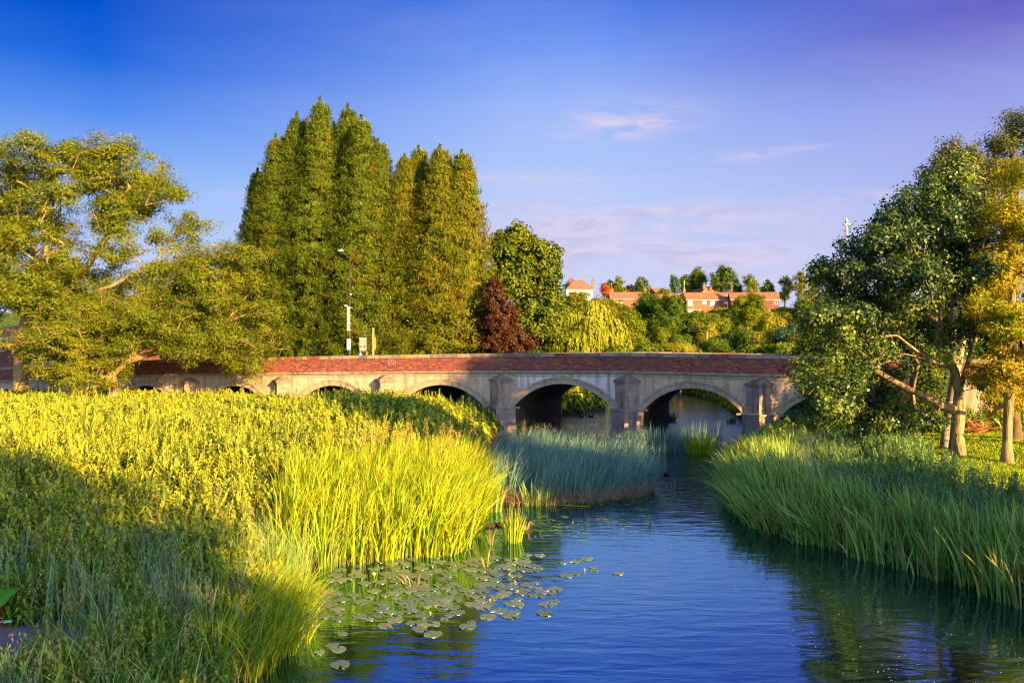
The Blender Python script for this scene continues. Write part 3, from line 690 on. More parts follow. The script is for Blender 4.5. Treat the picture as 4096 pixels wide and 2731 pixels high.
# cutwaters
for p in PIER:
    zt = zstr(p)-.48-(0.0); zs_ = zt-1.55
    def wedge(hw, pr, za, zb, mb, ov=0):
        q = [(p-hw, .02), (p, -pr), (p+hw, .02)]
        for i in range(2):
            (ax, ay), (bx_, by_) = q[i], q[i+1]
            mb.quad((ax, ay, za), (bx_, by_, za), (bx_, by_, zb), (ax, ay, zb))
        mb.f.append(tuple(len(mb.v)+i for i in range(3))); mb.v += [(x, y, zb) for x, y in q]
        mb.f.append(tuple(len(mb.v)+i for i in range(3))[::-1]); mb.v += [(x, y, za) for x, y in q]
    mb = MB(); wedge(.74, .60, zs_, zt, mb); wedge(.95, .82, .62, zs_-.10, mb); wedge(1.02, .92, BASEZ, .60, mb)
    cw = mb.build('cutwater', M_stone, bridge)
    mb = MB(); wedge(1.02, .90, zs_-.10, zs_+.02, mb); mb.box(p-1.25, p+1.25, -.075, .01, zs_-.098, zs_+.018)
    mb.build('impost', M_string, cw)
    mb = MB(); wedge(.84, .72, zt-.02, zt+.11, mb)
    q = [(p-.84, .0, zt+.11), (p, -.72, zt+.11), (p+.84, .0, zt+.11)]; ap = (p, .0, zt+.46)
    mb.f += [tuple(len(mb.v)+i for i in (0, 1, 3)), tuple(len(mb.v)+i for i in (1, 2, 3))]; mb.v += q+[ap]
    mb.build('cap', M_cap, cw)
# white scrawled tag on the parapet
def strokes(lines, s0, z0, sc_, yy):
    mb = MB()
    for ln in lines: mb.tube([(s0+x*sc_, yy, z0+z*sc_) for x, z in ln], .011, 4)
    return mb
M_paint = simple('white_paint', (.46, .30, .24, 1), .8)
gs = s_at(1555, 0)
strokes([[(0, 0), (0, 1), (.4, .9), (.35, .55), (.05, .5), (.5, 0)], [(.95, .95), (.65, .9), (.7, .55), (.95, .45), (.9, .1), (.6, .05)], [(1.15, 0), (1.25, 1), (1.45, .4), (1.65, 1), (1.75, 0)]],
        gs, T(gs)-.66, .30, -.022).build('graffiti', M_paint, bridge)

# ================================================================ STREET FURNITURE on the bridge
M_pole = simple('painted_steel', (.07, .055, .05, 1), .55, .1)
M_grey = simple('grey_aluminium', (.42, .40, .38, 1), .5, .2)
M_white = simple('white_plastic', (.72, .72, .72, 1), .45, var=.08)
M_green = simple('green_enamel', (.01, .12, .08, 1), .45, var=.1)
M_olive = simple('olive_board', (.20, .26, .02, 1), .6, var=.1)
M_timber = bark_mat('weathered_timber', (.30, .20, .12, 1), (.44, .32, .2, 1), 8)
M_paper = simple('paper', (.78, .76, .72, 1), .7, var=.05)
M_dark = simple('black_frame', (.03, .03, .035, 1), .5)
M_blue = simple('blue_plastic', (.10, .28, .55, 1), .5, var=.1)
M_poster1 = simple('poster_blue', (.05, .25, .55, 1), .6, var=.8, scale=9)
M_poster2 = simple('poster_red', (.55, .06, .03, 1), .6, var=.8, scale=11)
M_poster3 = simple('poster_ochre', (.45, .36, .04, 1), .6, var=.5, scale=9)
def zat(py, Y): return CAMH+(HY-py)/FPX*Y
DECKN = 9.2
def deck_place(px, n=DECKN):
    s = s_at(px, n); x, y = bw(s, n); return x, y, T(s)-1.15
# lamp column with arm
x, y, z = deck_place(1399); pm = y/FPX
lamp = empty('lamp_column', (x, y, z)); tag(lamp, 'tall dark lamp column with a long narrow sign on it, beside the noticeboard', 'street lamp')
ht = zat(1030, y)-z
MB().tube([(0, 0, 0), (0, 0, 1.2), (0, 0, 1.25), (0, 0, ht)], [.11, .11, .075, .05], 10).build('pole', M_pole, lamp, True)
MB().tube([(0, 0, ht-.05), (-.30, 0, ht+.16), (-.78, 0, ht+.42)], [.032, .03, .028], 6).build('arm', M_pole, lamp, True)
hx = (1362-1399)*pm; hz = zat(1003, y)-z
def ellipsoid(mb, c, r, n=10, m=8, zmin=-1):
    rings = []
    for i in range(m+1):
        ph = -math.pi/2+math.pi*i/m; zz = max(zmin, math.sin(ph)); rr = max(.02, math.cos(ph))
        rings.append([(c[0]+r[0]*rr*math.cos(2*math.pi*j/n), c[1]+r[1]*rr*math.sin(2*math.pi*j/n), c[2]+r[2]*zz) for j in range(n)])
    mb.loft(rings); return mb
hb = MB(); ellipsoid(hb, (hx, 0, hz), (.25, .14, .07)); hb.tube([(hx+.05, 0, hz+.03), (hx+.05, 0, hz+.17)], .03, 6)
hb.build('lamp_head', M_white, lamp, True)
sb = MB(); sb.box(-.20, .03, -.12, -.09, zat(1325, y)-z, zat(1226, y)-z); sgn = sb.build('sign_panel', M_grey, lamp)
for py in (1231, 1262, 1291, 1320): MB().box(-.22, .10, -.088, .085, zat(py, y)-z-.02, zat(py, y)-z+.02).build('bracket', M_white, sgn)
fb = MB(); ellipsoid(fb, (-.32, 0, zat(1223, y)-z), (.16, .09, .07)); fb.tube([(-.25, 0, zat(1223, y)-z), (0, 0, zat(1229, y)-z)], .025, 6); fb.build('camera', M_white, lamp, True)
fb = MB(); ellipsoid(fb, (.09, -.02, zat(1177, y)-z), (.09, .08, .07)); fb.build('sensor', M_white, lamp, True)
# timetable case on a post at the same kerb
x, y, z = deck_place(1396, 8.7); tt = empty('timetable_case', (x, y, z)); tag(tt, 'narrow green framed bus timetable case standing in front of the lamp column', 'bus stop')
z0, z1 = zat(1400, y)-z, zat(1354, y)-z
MB().tube([(0, 0.05, 0), (0, 0.05, z1+.65)], .045, 8).build('post', M_pole, tt, True)
fr_ = MB(); w_ = .185
for a in ((-w_, -w_+.035, z0, z1), (w_-.035, w_, z0, z1)): fr_.box(a[0], a[1], -.06, 0, a[2], a[3])
fr_.box(-w_+.035, w_-.035, -.06, 0, z1-.035, z1); fr_.box(-w_+.035, w_-.035, -.06, 0, z0, z0+.035); fr_.build('frame', M_green, tt)
MB().box(-w_+.036, w_-.036, -.045, -.004, z0+.036, z1-.036).build('timetable', M_paper, tt)
pr_ = MB()
for i in range(9):
    if i != 4: pr_.box(-.12, .10, -.049, -.0455, z1-.12-i*.055, z1-.105-i*.055)
pr_.build('printed_lines', simple('grey_print', (.45, .45, .5, 1)), tt)
MB().box(-.13, .12, -.050, -.0455, z0+.36, z0+.44).build('blue_band', M_poster1, tt)
# noticeboard
x, y, z = deck_place(1453, 9.0); nb = empty('noticeboard', (x, y, z)); tag(nb, 'glazed noticeboard with dark frame and coloured posters on two legs', 'noticeboard')
z0, z1 = zat(1405, y)-z, zat(1348, y)-z; w_ = .33
for sx_ in (-.22, .28): MB().tube([(sx_, 0, 0), (sx_, 0, z0+.02)], .04, 8).build('leg', M_grey, nb, True)
f2 = MB(); f2.box(-w_, -w_+.04, -.07, .05, z0, z1); f2.box(w_-.04, w_+.02, -.07, .09, z0, z1); f2.box(-w_+.04, w_-.04, -.07, .05, z1-.04, z1); f2.box(-w_+.04, w_-.04, -.07, .05, z0, z0+.04); f2.build('frame', M_dark, nb)
MB().box(-w_+.041, w_-.041, -.04, .0, z0+.041, z1-.041).build('backboard', simple('grey_felt', (.32, .28, .25, 1)), nb)
for (a, b, c, d, mt) in ((-.24, -.10, .30, .46, M_poster1), (-.08, .05, .30, .44, M_poster1), (.08, .2, .28, .48, M_poster2), (-.24, -.02, .10, .28, M_poster3), (-.10, .14, .74, .78, M_white), (-.10, .14, .98, 1.0, M_white), (-.10, -.08, .78, .98, M_white), (-.26, -.14, 1.0, 1.1, M_white), (.12, .24, 1.0, 1.1, M_white)):
    MB().box(a, b, -.046, -.0405, z0+c, z0+d).build('poster', mt, nb)
# timber post with olive sign
x, y, z = deck_place(1493, 9.4); tp = empty('timber_post', (x, y, z)); tag(tp, 'pale square timber post with an olive board fixed to its side', 'post')
MB().box(-.075, .075, -.075, .075, 0, zat(1311, y)-z).build('post', M_timber, tp, bevel=.015)
MB().box(.078, .22, -.02, .02, zat(1398, y)-z, zat(1348, y)-z).build('board', M_olive, tp)
# blue bin
x, y, z = deck_place(1441, 8.6); bn = empty('litter_bin', (x, y, z)); tag(bn, 'small pale blue bin whose lid shows above the parapet under the noticeboard', 'bin')
MB().tube([(0, 0, 0), (0, 0, zat(1417, y)-z)], [.13, .16], 12).build('body', M_blue, bn, True)
MB().tube([(0, 0, zat(1417, y)-z), (0, 0, zat(1412, y)-z)], [.18, .15], 12).build('lid', M_blue, bn, True)
# tall mast right
x, y, z = deck_place(3388, 12.5); mast = empty('lighting_mast', (x, y, z)); tag(mast, 'tall steel mast with two short side lamps rising behind the dark tree', 'mast')
ht = zat(895, y)-z; pm = y/FPX
MB().tube([(0, 0, 0), (0, 0, 2), (0, 0, ht)], [.13, .09, .055], 10).build('pole', M_grey, mast, True)
hb = MB(); hb.tube([(0, 0, ht), (0, 0, ht+.16), (0, 0, ht+.17), (0, 0, ht+.19), (0, 0, ht+.30), (0, 0, ht+.42)], [.07, .11, .12, .09, .06, .01], 10); hb.build('cap', M_white, mast, True)
for sg in (-1, 1):
    hb = MB(); hb.tube([(0, -.05, ht-.07), (sg*.26, -.05, ht-.05)], [.06, .05], 8); hb.build('lamp_head', M_grey, mast, True)
hb = MB(); ellipsoid(hb, (-.12, -.05, ht-1.25), (.08, .06, .07)); hb.build('camera', M_white, mast, True)

# ================================================================ HOUSES
M_hbrick = brick_mat('house_brick_orange', (.50, .17, .04, 1), (.44, .14, .05, 1), purple=False, cC=(.40, .12, .05, 1))
M_hbrick2 = brick_mat('house_brick_red', (.30, .06, .045, 1), (.24, .05, .045, 1), purple=False, cC=(.20, .04, .05, 1))
def tile_mat(name, c0, c1):
    m, t = new_mat(name); P = P_obj(t); s_ = t.add('ShaderNodeSeparateXYZ', ins={0: P}).outputs
    n = t.noise(P, 1.2, 5, .6); w = t.math('FRACT', t.math('MULTIPLY', s_[2], 4.2))
    w2 = t.math('FRACT', t.math('MULTIPLY', s_[0], 3.4))
    c = t.mix(t.ramp(n, [(.35, (0, 0, 0)), (.65, (1, 1, 1))]), c0, c1)
    c = t.mix(t.math('MULTIPLY', t.math('LESS_THAN', w, .25), .35), c, (.08, .03, .02, 1)); c = t.mix(t.math('MULTIPLY', t.math('LESS_THAN', w2, .18), .2), c, (.08, .03, .02, 1))
    b = t.add('ShaderNodeBsdfPrincipled', ins={'Base Color': c, 'Roughness': .85, 'Specular IOR Level': .2}); t.l.new(b.outputs[0], t.out.inputs[0]); return m
M_tile = tile_mat('clay_tiles', (.34, .12, .06, 1), (.42, .17, .09, 1)); M_tile2 = tile_mat('brown_tiles', (.24, .12, .08, 1), (.32, .17, .11, 1))
M_wall_w = simple('white_render', (.74, .70, .62, 1), .9, var=.08)
def glass_mat():
    m, t = new_mat('window_glass'); b = t.add('ShaderNodeBsdfPrincipled', ins={'Base Color': (.06, .07, .09, 1), 'Roughness': .08, 'Specular IOR Level': .8}); t.l.new(b.outputs[0], t.out.inputs[0]); return m
M_glass = glass_mat(); M_blind = simple('drawn_blind', (.80, .78, .74, 1), .8, var=.05)
def window(parent, x0, x1, z0, z1, yf, blind=True, mull=1, horiz=False):
    f = MB(); w_ = .07 if (x1-x0) < 1.6 else .09
    f.box(x0, x0+w_, yf-.06, yf+.0, z0, z1); f.box(x1-w_, x1, yf-.06, yf, z0, z1); f.box(x0+w_, x1-w_, yf-.06, yf, z1-w_, z1); f.box(x0+w_, x1-w_, yf-.06, yf, z0, z0+w_)
    for i in range(mull):
        xm = x0+(x1-x0)*(i+1)/(mull+1); f.box(xm-.03, xm+.03, yf-.055, yf-.005, z0+w_, z1-w_)
    if horiz: zm = z1-(z1-z0)*.35; f.box(x0+w_, x1-w_, yf-.052, yf-.008, zm-.03, zm+.03)
    fo = f.build('window', M_white, parent)
    MB().box(x0+w_, x1-w_, yf-.035, yf-.003, z0+w_, z1-w_).build('pane', M_blind if blind else M_glass, fo)
def gable_house(name, label, x, y, z, rz, L, D, eave, ridge, wallm, roofm, wins=(), chims=(), group=None, hip=0.0, vents=()):
    h = empty(name, (x, y, z), rz); tag(h, label, 'house', group)
    mb = MB(); mb.box(-L/2, L/2, 0, D, -5.0, eave)
    if not hip:
        for xs in (-L/2, L/2): mb.f.append(tuple(len(mb.v)+i for i in range(3))); mb.v += [(xs, 0, eave), (xs, D, eave), (xs, D/2, ridge)]
    mb.build("wall", wallm, h)
    o = .35; th = .10; hp = hip
    A = [(-L/2-o, -o, eave-.12), (L/2+o, -o, eave-.12), (L/2+o, D+o, eave-.12), (-L/2-o, D+o, eave-.12)]
    B = [(-L/2-o+hp, D/2, ridge+th), (L/2+o-hp, D/2, ridge+th)]
    r = MB(); r.v = A+B; r.f = [(0, 1, 5, 4), (2, 3, 4, 5), (1, 2, 5), (3, 0, 4)] if hip else [(0, 1, 5, 4), (2, 3, 4, 5)]
    n = 6
    if not hip:
        r.v += [(a[0], a[1], a[2]-th) for a in A+B]; r.f += [(7, 6, 10, 11), (9, 8, 11, 10), (0, 4, 10, 6), (3, 9, 10, 4), (1, 7, 11, 5), (2, 5, 11, 8), (0, 6, 7, 1), (2, 8, 9, 3)]
    else: r.f.append((3, 2, 1, 0))
    ro = r.build('roof', roofm, h)
    for cx_, cy_, w_, hh in chims:
        c = MB(); c.box(cx_-w_/2, cx_+w_/2, cy_-.35, cy_+.35, eave, ridge+hh); c.box(cx_-w_/2-.06, cx_+w_/2+.06, cy_-.41, cy_+.41, ridge+hh, ridge+hh+.12)
        for q in (-.2, .2): c.tube([(cx_+q*w_, cy_, ridge+hh+.12), (cx_+q*w_, cy_, ridge+hh+.42)], [.13, .1], 8)
        c.build('chimney', wallm if wallm is not M_wall_w else M_hbrick2, ro)
    for vx in vents:
        yy = D*.22; zz = eave+(ridge-eave)*.44
        MB().tube([(vx, yy, zz-.1), (vx, yy, zz+.6), (vx, yy, zz+.62), (vx, yy, zz+.75)], [.12, .11, .18, .16], 8).build('roof_vent', M_white, ro, True)
    MB().box(-L/2-o, L/2+o, -o-.1, -o, eave-.2, eave-.08).build('gutter', M_white, h)
    for wd in wins: window(h, *wd[:4], 0, *wd[4:])
    return h, ro
def far(px, py, Y): p = at(px, py, Y); return p
def hs(px0, px1, Y): return (px1-px0)/FPX*Y
GR = 'houses on the far hillside'
# main terrace
Y = 258; k_ = FPX/Y
xc, _, _ = at((2742+2916)/2, 0, Y); ev = zat(1199, Y); rg = zat(1171, Y+3.6); zb = ev-5.2; L = hs(2744, 2916, Y)-.7
wx = lambda px: (px-(2742+2916)/2)/k_
h, ro = gable_house('brick_terrace_house', 'orange brick terrace with white blinded windows and tiled roof, centre of the hillside', xc, Y, zb, 0, L, 7.2, ev-zb, rg-zb, M_hbrick, M_tile,
    wins=[(wx(2754), wx(2771), 3.25, 4.85, True, 1), (wx(2810), wx(2827), 3.75, 4.85, True, 1), (wx(2842), wx(2859), 3.2, 4.8, True, 1), (wx(2896), wx(2910), 3.75, 4.8, True, 0), (wx(2754), wx(2779), .9, 2.1, True, 2), (wx(2791), wx(2806), .9, 2.1, True, 1)],
    chims=[(wx(2737)+.8, 3.6, .8, 1.1)], group=GR, vents=[wx(2805), wx(2892)])
MB().tube([(wx(2737)+.8, 3.6, rg-zb+1.2), (wx(2737)+.8, 3.6, rg-zb+4.1)], .07, 6).build('aerial_pole', M_white, ro)
ar = MB(); ar.tube([(wx(2828), 3.6, rg-zb), (wx(2828), 3.6, rg-zb+3.4)], .045, 6)
for q in (2.4, 2.75, 3.1): ar.tube([(wx(2828)-.5, 3.6, rg-zb+q), (wx(2828)+.5, 3.6, rg-zb+q)], .03, 5)
ar.build('aerial', M_grey, ro)
MB().box(wx(2832)-.05, wx(2832)+.05, -.09, -.003, .5, ev-zb-.3).build('drain_pipe', M_dark, h)
# lower terrace to its left with skylight
px0, px1 = 2612, 2742; Y = 259; xc = at((px0+px1)/2, 0, Y)[0]; wx = lambda px: (px-(px0+px1)/2)/(FPX/Y); ev = zat(1206, Y); rg = zat(1178, Y+3.6); zb = ev-5.0
h, ro = gable_house('brick_terrace_house', 'lower orange brick house with a roof skylight, left of the orange terrace', xc, Y, zb, 0, hs(px0, px1, Y)-.9, 7.0, ev-zb, rg-zb, M_hbrick, M_tile,
    wins=[(wx(2718), wx(2733), 3.5, 4.5, True, 1), (wx(2664), wx(2676), 3.5, 4.5, True, 1), (wx(2640), wx(2668), .9, 2.0, True, 2)], group=GR, vents=[wx(2715)])
sl = MB(); a0 = (ev-zb)+(rg-ev)*.22; a1 = (ev-zb)+(rg-ev)*.66; sl.quad((wx(2684), 3.5*.22-.35, a0+.12), (wx(2700), 3.5*.22-.35, a0+.12), (wx(2700), 3.5*.66-.35, a1+.16), (wx(2684), 3.5*.66-.35, a1+.16)); sl.build('skylight', M_glass, ro)
# long low roof further left
px0, px1 = 2440, 2606; Y = 262; xc = at((px0+px1)/2, 0, Y)[0]; wx = lambda px: (px-(px0+px1)/2)/(FPX/Y); ev = zat(1196, Y); rg = zat(1169, Y+3.6); zb = ev-5.0
h, ro = gable_house('brick_terrace_house', 'long brown roofed terrace half hidden by the oak, furthest left of the brick terraces', xc, Y, zb, 0, hs(px0, px1, Y)-.7, 7.0, ev-zb, rg-zb, M_hbrick, M_tile2,
    wins=[(wx(2470), wx(2490), 3.3, 4.4, True, 1), (wx(2560), wx(2580), 3.3, 4.4, True, 1)], chims=[(wx(2453), 3.5, 1.0, .9), (wx(2589), 3.5, 1.0, .9)], group=GR)
ar = MB(); ar.tube([(wx(2453), 3.6, rg-zb+1.2), (wx(2453), 3.6, rg-zb+3.0)], .04, 5); ar.tube([(wx(2453)-.4, 3.6, rg-zb+2.8), (wx(2453)+.4, 3.6, rg-zb+2.8)], .03, 5); ar.build('aerial', M_grey, ro)
# right-hand terrace
px0, px1 = 2924, 3118; Y = 252; xc = at((px0+px1)/2, 0, Y)[0]; wx = lambda px: (px-(px0+px1)/2)/(FPX/Y); ev = zat(1198, Y); rg = zat(1170, Y+3.6); zb = ev-5.3
h, ro = gable_house('red_brick_house', 'dark red brick terrace with white framed windows, right end of the hillside houses', xc, Y, zb, R(-7), hs(px0, px1, Y)-.7, 7.2, ev-zb, rg-zb, M_hbrick2, M_tile,
    wins=[(wx(3093), wx(3109), 3.7, 4.7, False, 1), (wx(3016), wx(3026), 3.7, 4.7, False, 0), (wx(3040), wx(3048), 3.7, 4.7, False, 0), (wx(3039), wx(3061), .9, 2.2, False, 3), (wx(3012), wx(3022), .9, 2.2, False, 1), (wx(3076), wx(3084), 1.2, 2.1, False, 1), (wx(3095), wx(3108), .9, 2.1, False, 1)],
    chims=[(wx(2931)+.4, 3.6, .8, 1.2), (wx(3016), 3.6, .8, .9)], group=GR, vents=[wx(3088)])
ar = MB(); ar.tube([(wx(2935), 3.6, rg-zb+1.3), (wx(2935), 3.6, rg-zb+3.0)], .04, 5); ar.tube([(wx(2932), 3.6, rg-zb+2.8), (wx(2939), 3.6, rg-zb+2.8)], .03, 5); ar.build('aerial', M_grey, ro)
# row of stepped gables behind
lab = ['leftmost stepped tiled gable above the orange terrace', 'second stepped gable from the left above the orange terrace', 'third stepped gable above the orange terrace, by its aerial', 'rightmost small gable above the orange terrace']
for i, (a, b, ty) in enumerate(((2746, 2782, 1153), (2784, 2806, 1158), (2806, 2824, 1162), (2828, 2848, 1163))):
    Y = 285+i*1.0; cx_ = at(b-2, 0, Y)[0]; ev = zat(1174, Y); rg = zat(ty+2, Y); zb = ev-5
    hh = empty('stepped_gable_house', (cx_, Y, zb), R(-70)); tag(hh, lab[i], 'house', 'stepped row behind the orange terrace')
    MB().box(-4, 4, 0, 3.6, -1.5, 5.0).build('wall', M_hbrick, hh)
    r = MB(); e5 = 5.0; rr = e5+(rg-ev); r.v = [(-4.2, -.2, e5-.05), (4.2, -.2, e5-.05), (4.2, 1.8, rr), (-4.2, 1.8, rr), (4.2, 3.8, e5-.05), (-4.2, 3.8, e5-.05)]
    r.f = [(0, 1, 2, 3), (3, 2, 4, 5), (0, 3, 5), (1, 4, 2), (0, 5, 4, 1)]; ro = r.build('roof', M_tile, hh)
    MB().box(2.2, 3.2, 1.3, 2.3, e5, rr+1.1).build('chimney', M_hbrick, ro)
# hipped bungalow
px0, px1 = 2262, 2376; Y = 272; xc = at((px0+px1)/2, 0, Y)[0]; wx = lambda px: (px-(px0+px1)/2)/(FPX/Y); ev = zat(1157, Y); rg = zat(1120, Y+4.5); zb = ev-4.0
h, ro = gable_house('hipped_roof_house', 'white rendered house with brown hipped roof and brick chimney, left on the skyline', xc, Y, zb, 0, hs(px0, px1, Y)-.7, 9, ev-zb, rg-zb, M_wall_w, M_tile2,
    wins=[(wx(2352), wx(2364), 1.2, 2.6, False, 1)], chims=[(wx(2272)+1.2, 4.0, 1.1, .4)], hip=3.4)
g2 = MB(); g2.box(wx(2305), wx(2328), -2.0, -.02, -1, 2.6); g2.f.append(tuple(len(g2.v)+i for i in range(3))); g2.v += [(wx(2303), -2.05, 2.6), (wx(2330), -2.05, 2.6), (wx(2316), -2.05, 3.8)]; g2.build('porch', M_wall_w, h)
# ivy-covered chimney stack
px = 2371; Y = 275; p = at(px, 0, Y); ch = empty('ivy_clad_chimney', (p[0], Y, zat(1165, Y))); tag(ch, 'ivy covered chimney stack standing alone to the right of the white house', 'chimney')
MB().box(-.4, .4, -.4, .4, 0, zat(1121, Y)-zat(1165, Y)).build('stack', M_hbrick, ch); MB().tube([(0, 0, 3.7), (0, 0, 4.3)], [.22, .16], 8).build('chimney_pot', M_hbrick2, ch)
# small roofs peeping out
for (a, b, ty, by, lb) in ((2508, 2545, 1160, 1172, 'small brown roof between the low terrace and the maroon shrub'), (2622, 2658, 1153, 1170, 'dark roof gable peeping out left of the dark tree group')):
    Y = 290; xc = at((a+b)/2, 0, Y)[0]; ev = zat(by, Y); rg = zat(ty, Y+3); zb = ev-5
    gable_house('hill_house', lb, xc, Y, zb, R(20), hs(a, b, Y), 6, 5, rg-zb, M_hbrick2, M_tile2, group='small roofs on the skyline')
# purple-brick house behind the ash tree on the left
Y = 76; z0 = 1.65
xL = at(60, 0, Y)[0]
h = empty('roadside_house', (at(230, 0, Y)[0], Y, z0), R(6)); tag(h, 'dark brick house with white window frames half hidden behind the ash tree', 'house')
MB().box(-7, 8, 0, 8, -1, 4.6).build('wall', M_hbrick2, h)
r = MB(); r.v = [(-7.4, -.5, 4.6), (8.4, -.5, 4.6), (8.4, 8.5, 4.6), (-7.4, 8.5, 4.6), (-4, 4, 6.4), (5, 4, 6.4)]; r.f = [(0, 1, 5, 4), (2, 3, 4, 5), (1, 2, 5), (3, 0, 4), (3, 2, 1, 0)]; r.build('roof', M_tile2, h)
MB().box(-7.4, 8.4, -.56, -.503, 4.35, 4.6).build('fascia', M_white, h)
for a in (-2.3, 1.6, 4.8): window(h, a, a+2.2, 1.15, 2.35, 0, False, 1, True)
for a in (-5.8, -1.6, 1.8, 5.4): window(h, a, a+1.2, 3.3, 4.2, 0, False, 1)
# ================================================================ GROUND COVER
g_ = lambda *c: [(*x, 1) for x in c]
M_nettle = leaf_mat('nettle_leaves', g_((.15, .21, .035), (.34, .37, .03), (.60, .58, .03), (.74, .66, .035), (.22, .30, .05)),
                    patch=g_((.10, .17, .035), (.20, .29, .04), (.36, .42, .05)), patch_scale=.55, trans=.25)
M_herb = leaf_mat('hedge_herbs', g_((.10, .19, .02), (.19, .32, .03), (.32, .42, .04), (.46, .42, .05), (.15, .26, .05)), trans=.25)
M_herb_grey = leaf_mat('willowherb_leaves', g_((.16, .30, .14), (.24, .38, .16), (.18, .26, .08), (.32, .42, .22)), trans=.2)
M_reed = leaf_mat('reed_blades', g_((.16, .28, .01), (.32, .48, .012), (.52, .62, .012), (.38, .54, .012), (.66, .62, .02), (.22, .36, .012), (.50, .34, .03)), trans=.35, gloss=.02)
M_reed2 = leaf_mat('sedge_blades', g_((.08, .20, .03), (.16, .36, .05), (.34, .58, .12), (.50, .72, .22), (.22, .44, .07), (.60, .62, .12), (.36, .26, .08)), trans=.35, gloss=.02)
M_rush = leaf_mat('bulrush_stems', g_((.06, .15, .13), (.12, .26, .22), (.22, .42, .37), (.09, .20, .13), (.28, .40, .28), (.16, .31, .26)), trans=.1, gloss=.02)
M_rushdry = leaf_mat('dry_stems', g_((.36, .22, .13), (.44, .28, .18), (.28, .16, .11), (.40, .30, .16)), trans=.1)
M_seed = leaf_mat('grass_seedheads', g_((.42, .30, .16), (.50, .36, .20), (.38, .30, .20), (.46, .38, .18)), trans=.2)
M_goldseed = leaf_mat('reed_flower', g_((.60, .38, .10), (.66, .44, .12), (.55, .36, .08)), trans=.25)
M_lawn = leaf_mat('lawn_grass', g_((.22, .36, .02), (.32, .46, .02), (.42, .52, .025), (.48, .44, .03)), trans=.3, gloss=0)

def nettle_template(rng, layers=8, L=.16, tmin=.28, nl=4, narrow=.5, spike=True):
    V = []; F = []
    def q(*p): n = len(V); V.extend(p); F.append([n, n+1, n+2, n+3])
    q((-.012, 0, 0), (.012, 0, 0), (.006, 0, 1), (-.006, 0, 1)); q((0, -.012, 0), (0, .012, 0), (0, .006, 1), (0, -.006, 1))
    for i in range(layers):
        t = tmin+(1-tmin)*(i+.3)/layers; l = L*(1.15-.62*((t-tmin)/(1-tmin))**1.6)*rng.uniform(.85, 1.15); a0 = (i % 2)*math.pi/2+rng.uniform(-.4, .4)
        for j in range(nl):
            a = a0+2*math.pi*j/nl+rng.uniform(-.25, .25); c, s = math.cos(a), math.sin(a); w = l*narrow*.5; dz = rng.uniform(-.25, .1)*l; e = rng.uniform(-.95, -.1)*l
            q((c*.01, s*.01, t), (c*l*.5+s*w, s*l*.5-c*w, t+dz*.3+.12*l), (c*l, s*l, t+e), (c*l*.5-s*w, s*l*.5+c*w, t+dz*.3+.12*l))
    if spike:
        for i in range(4):
            a = rng.uniform(0, 6.28); c, s = math.cos(a)*.03, math.sin(a)*.03; t = .97+i*.02
            q((0, 0, t-.03), (c+s*.5, s-c*.5, t), (c*1.4, s*1.4, t+.05), (c-s*.5, s+c*.5, t))
    return np.array(V, float), np.array(F, int)
def stuff(name, parts, mat, label, cat_):
    v, f = cat(parts); o = mesh_np(name, v, f, mat); tag(o, label, cat_, kind='stuff'); return o
rng = np.random.default_rng(7)
def plants(x, y, h, tmpls, rng, sx=None, tilt=.10, zoff=-.03):
    out = []; z = ground(x, y); ti = rng.integers(0, len(tmpls), len(x))
    for i, (tv, tf) in enumerate(tmpls):
        m = ti == i
        if not m.any(): continue
        base = np.stack([x[m], y[m], z[m]+zoff], 1); sc_ = np.stack([sx[m] if sx is not None else h[m], h[m]], 1)
        out.append(stamp(rng, tv, tf, base, sc_, rng.uniform(0, 6.28, m.sum()), tilt))
    return out
def vnoise(x, y, s=.25, ph=0): return np.sin(x*s*1.7+ph+1.3*np.sin(y*s*.9))*np.sin(y*s*1.9+ph*2+np.sin(x*s))
PATHC = (-7.9, 12.2)
def in_path(x, y): return ((x-PATHC[0])/1.9)**2+((y-PATHC[1])/.8)**2 < .55+.25*np.sin(x*7+y*5)
def leftland(x, y, dmin=.25):
    n = (x-BR0[0])*NX+(y-BR0[1])*NY
    return (sdf(x, y) > dmin) & (x < 1) & (n < -.25) & (x > -.80*y-3) & ~in_path(x, y)
# --- nettle meadow on the left bank
tn = [nettle_template(rng) for _ in range(5)]; tfar = [nettle_template(rng, 6, .26, .45, 4, .5) for _ in range(4)]
parts = []
for (y0, y1, dens, tm, hs_) in ((15.5, 24, 12, tn, 1.0), (24, 36, 8.5, tn, 1.0), (36, 58, 6.5, tfar, 1.0)):
    x, y = scatter(rng, -47, 1, y0, y1, dens); m = leftland(x, y)
    # reeds and grasses take the strip by the water
    m &= ~((x > -6.2-.2*(y-19)) & (y < 26) & (sdf(x, y) < 3.8) & (y > 17)); x, y = x[m], y[m]
    h = rng.uniform(.80, 1.35, len(x))*(1+.17*vnoise(x, y, .6))*(1+.08*vnoise(x, y, 1.9, 1))*hs_*np.clip(.75+.3*sdf(x, y), .6, 1)
    parts += plants(x, y, h, tm, rng, sx=rng.uniform(1.15, 1.7, len(x))*(1.0 if y0 < 30 else 1.15), tilt=.15)
stuff('nettle_meadow', parts, M_nettle, 'dense bed of tall nettles filling the left bank, golden where the sun reaches', 'nettles')
# lighter spikes standing above the nettles
x, y = scatter(rng, -40, 0, 20, 52, .9); m = leftland(x, y, .5); x, y = x[m], y[m]
tsp = [nettle_template(rng, 8, .10, .5, 3, .35) for _ in range(3)]
stuff('tall_weeds', plants(x, y, rng.uniform(1.35, 1.75, len(x)), tsp, rng, sx=rng.uniform(.9, 1.2, len(x)), tilt=.14), M_nettle, 'scattered taller weed stems standing above the nettles', 'weeds')
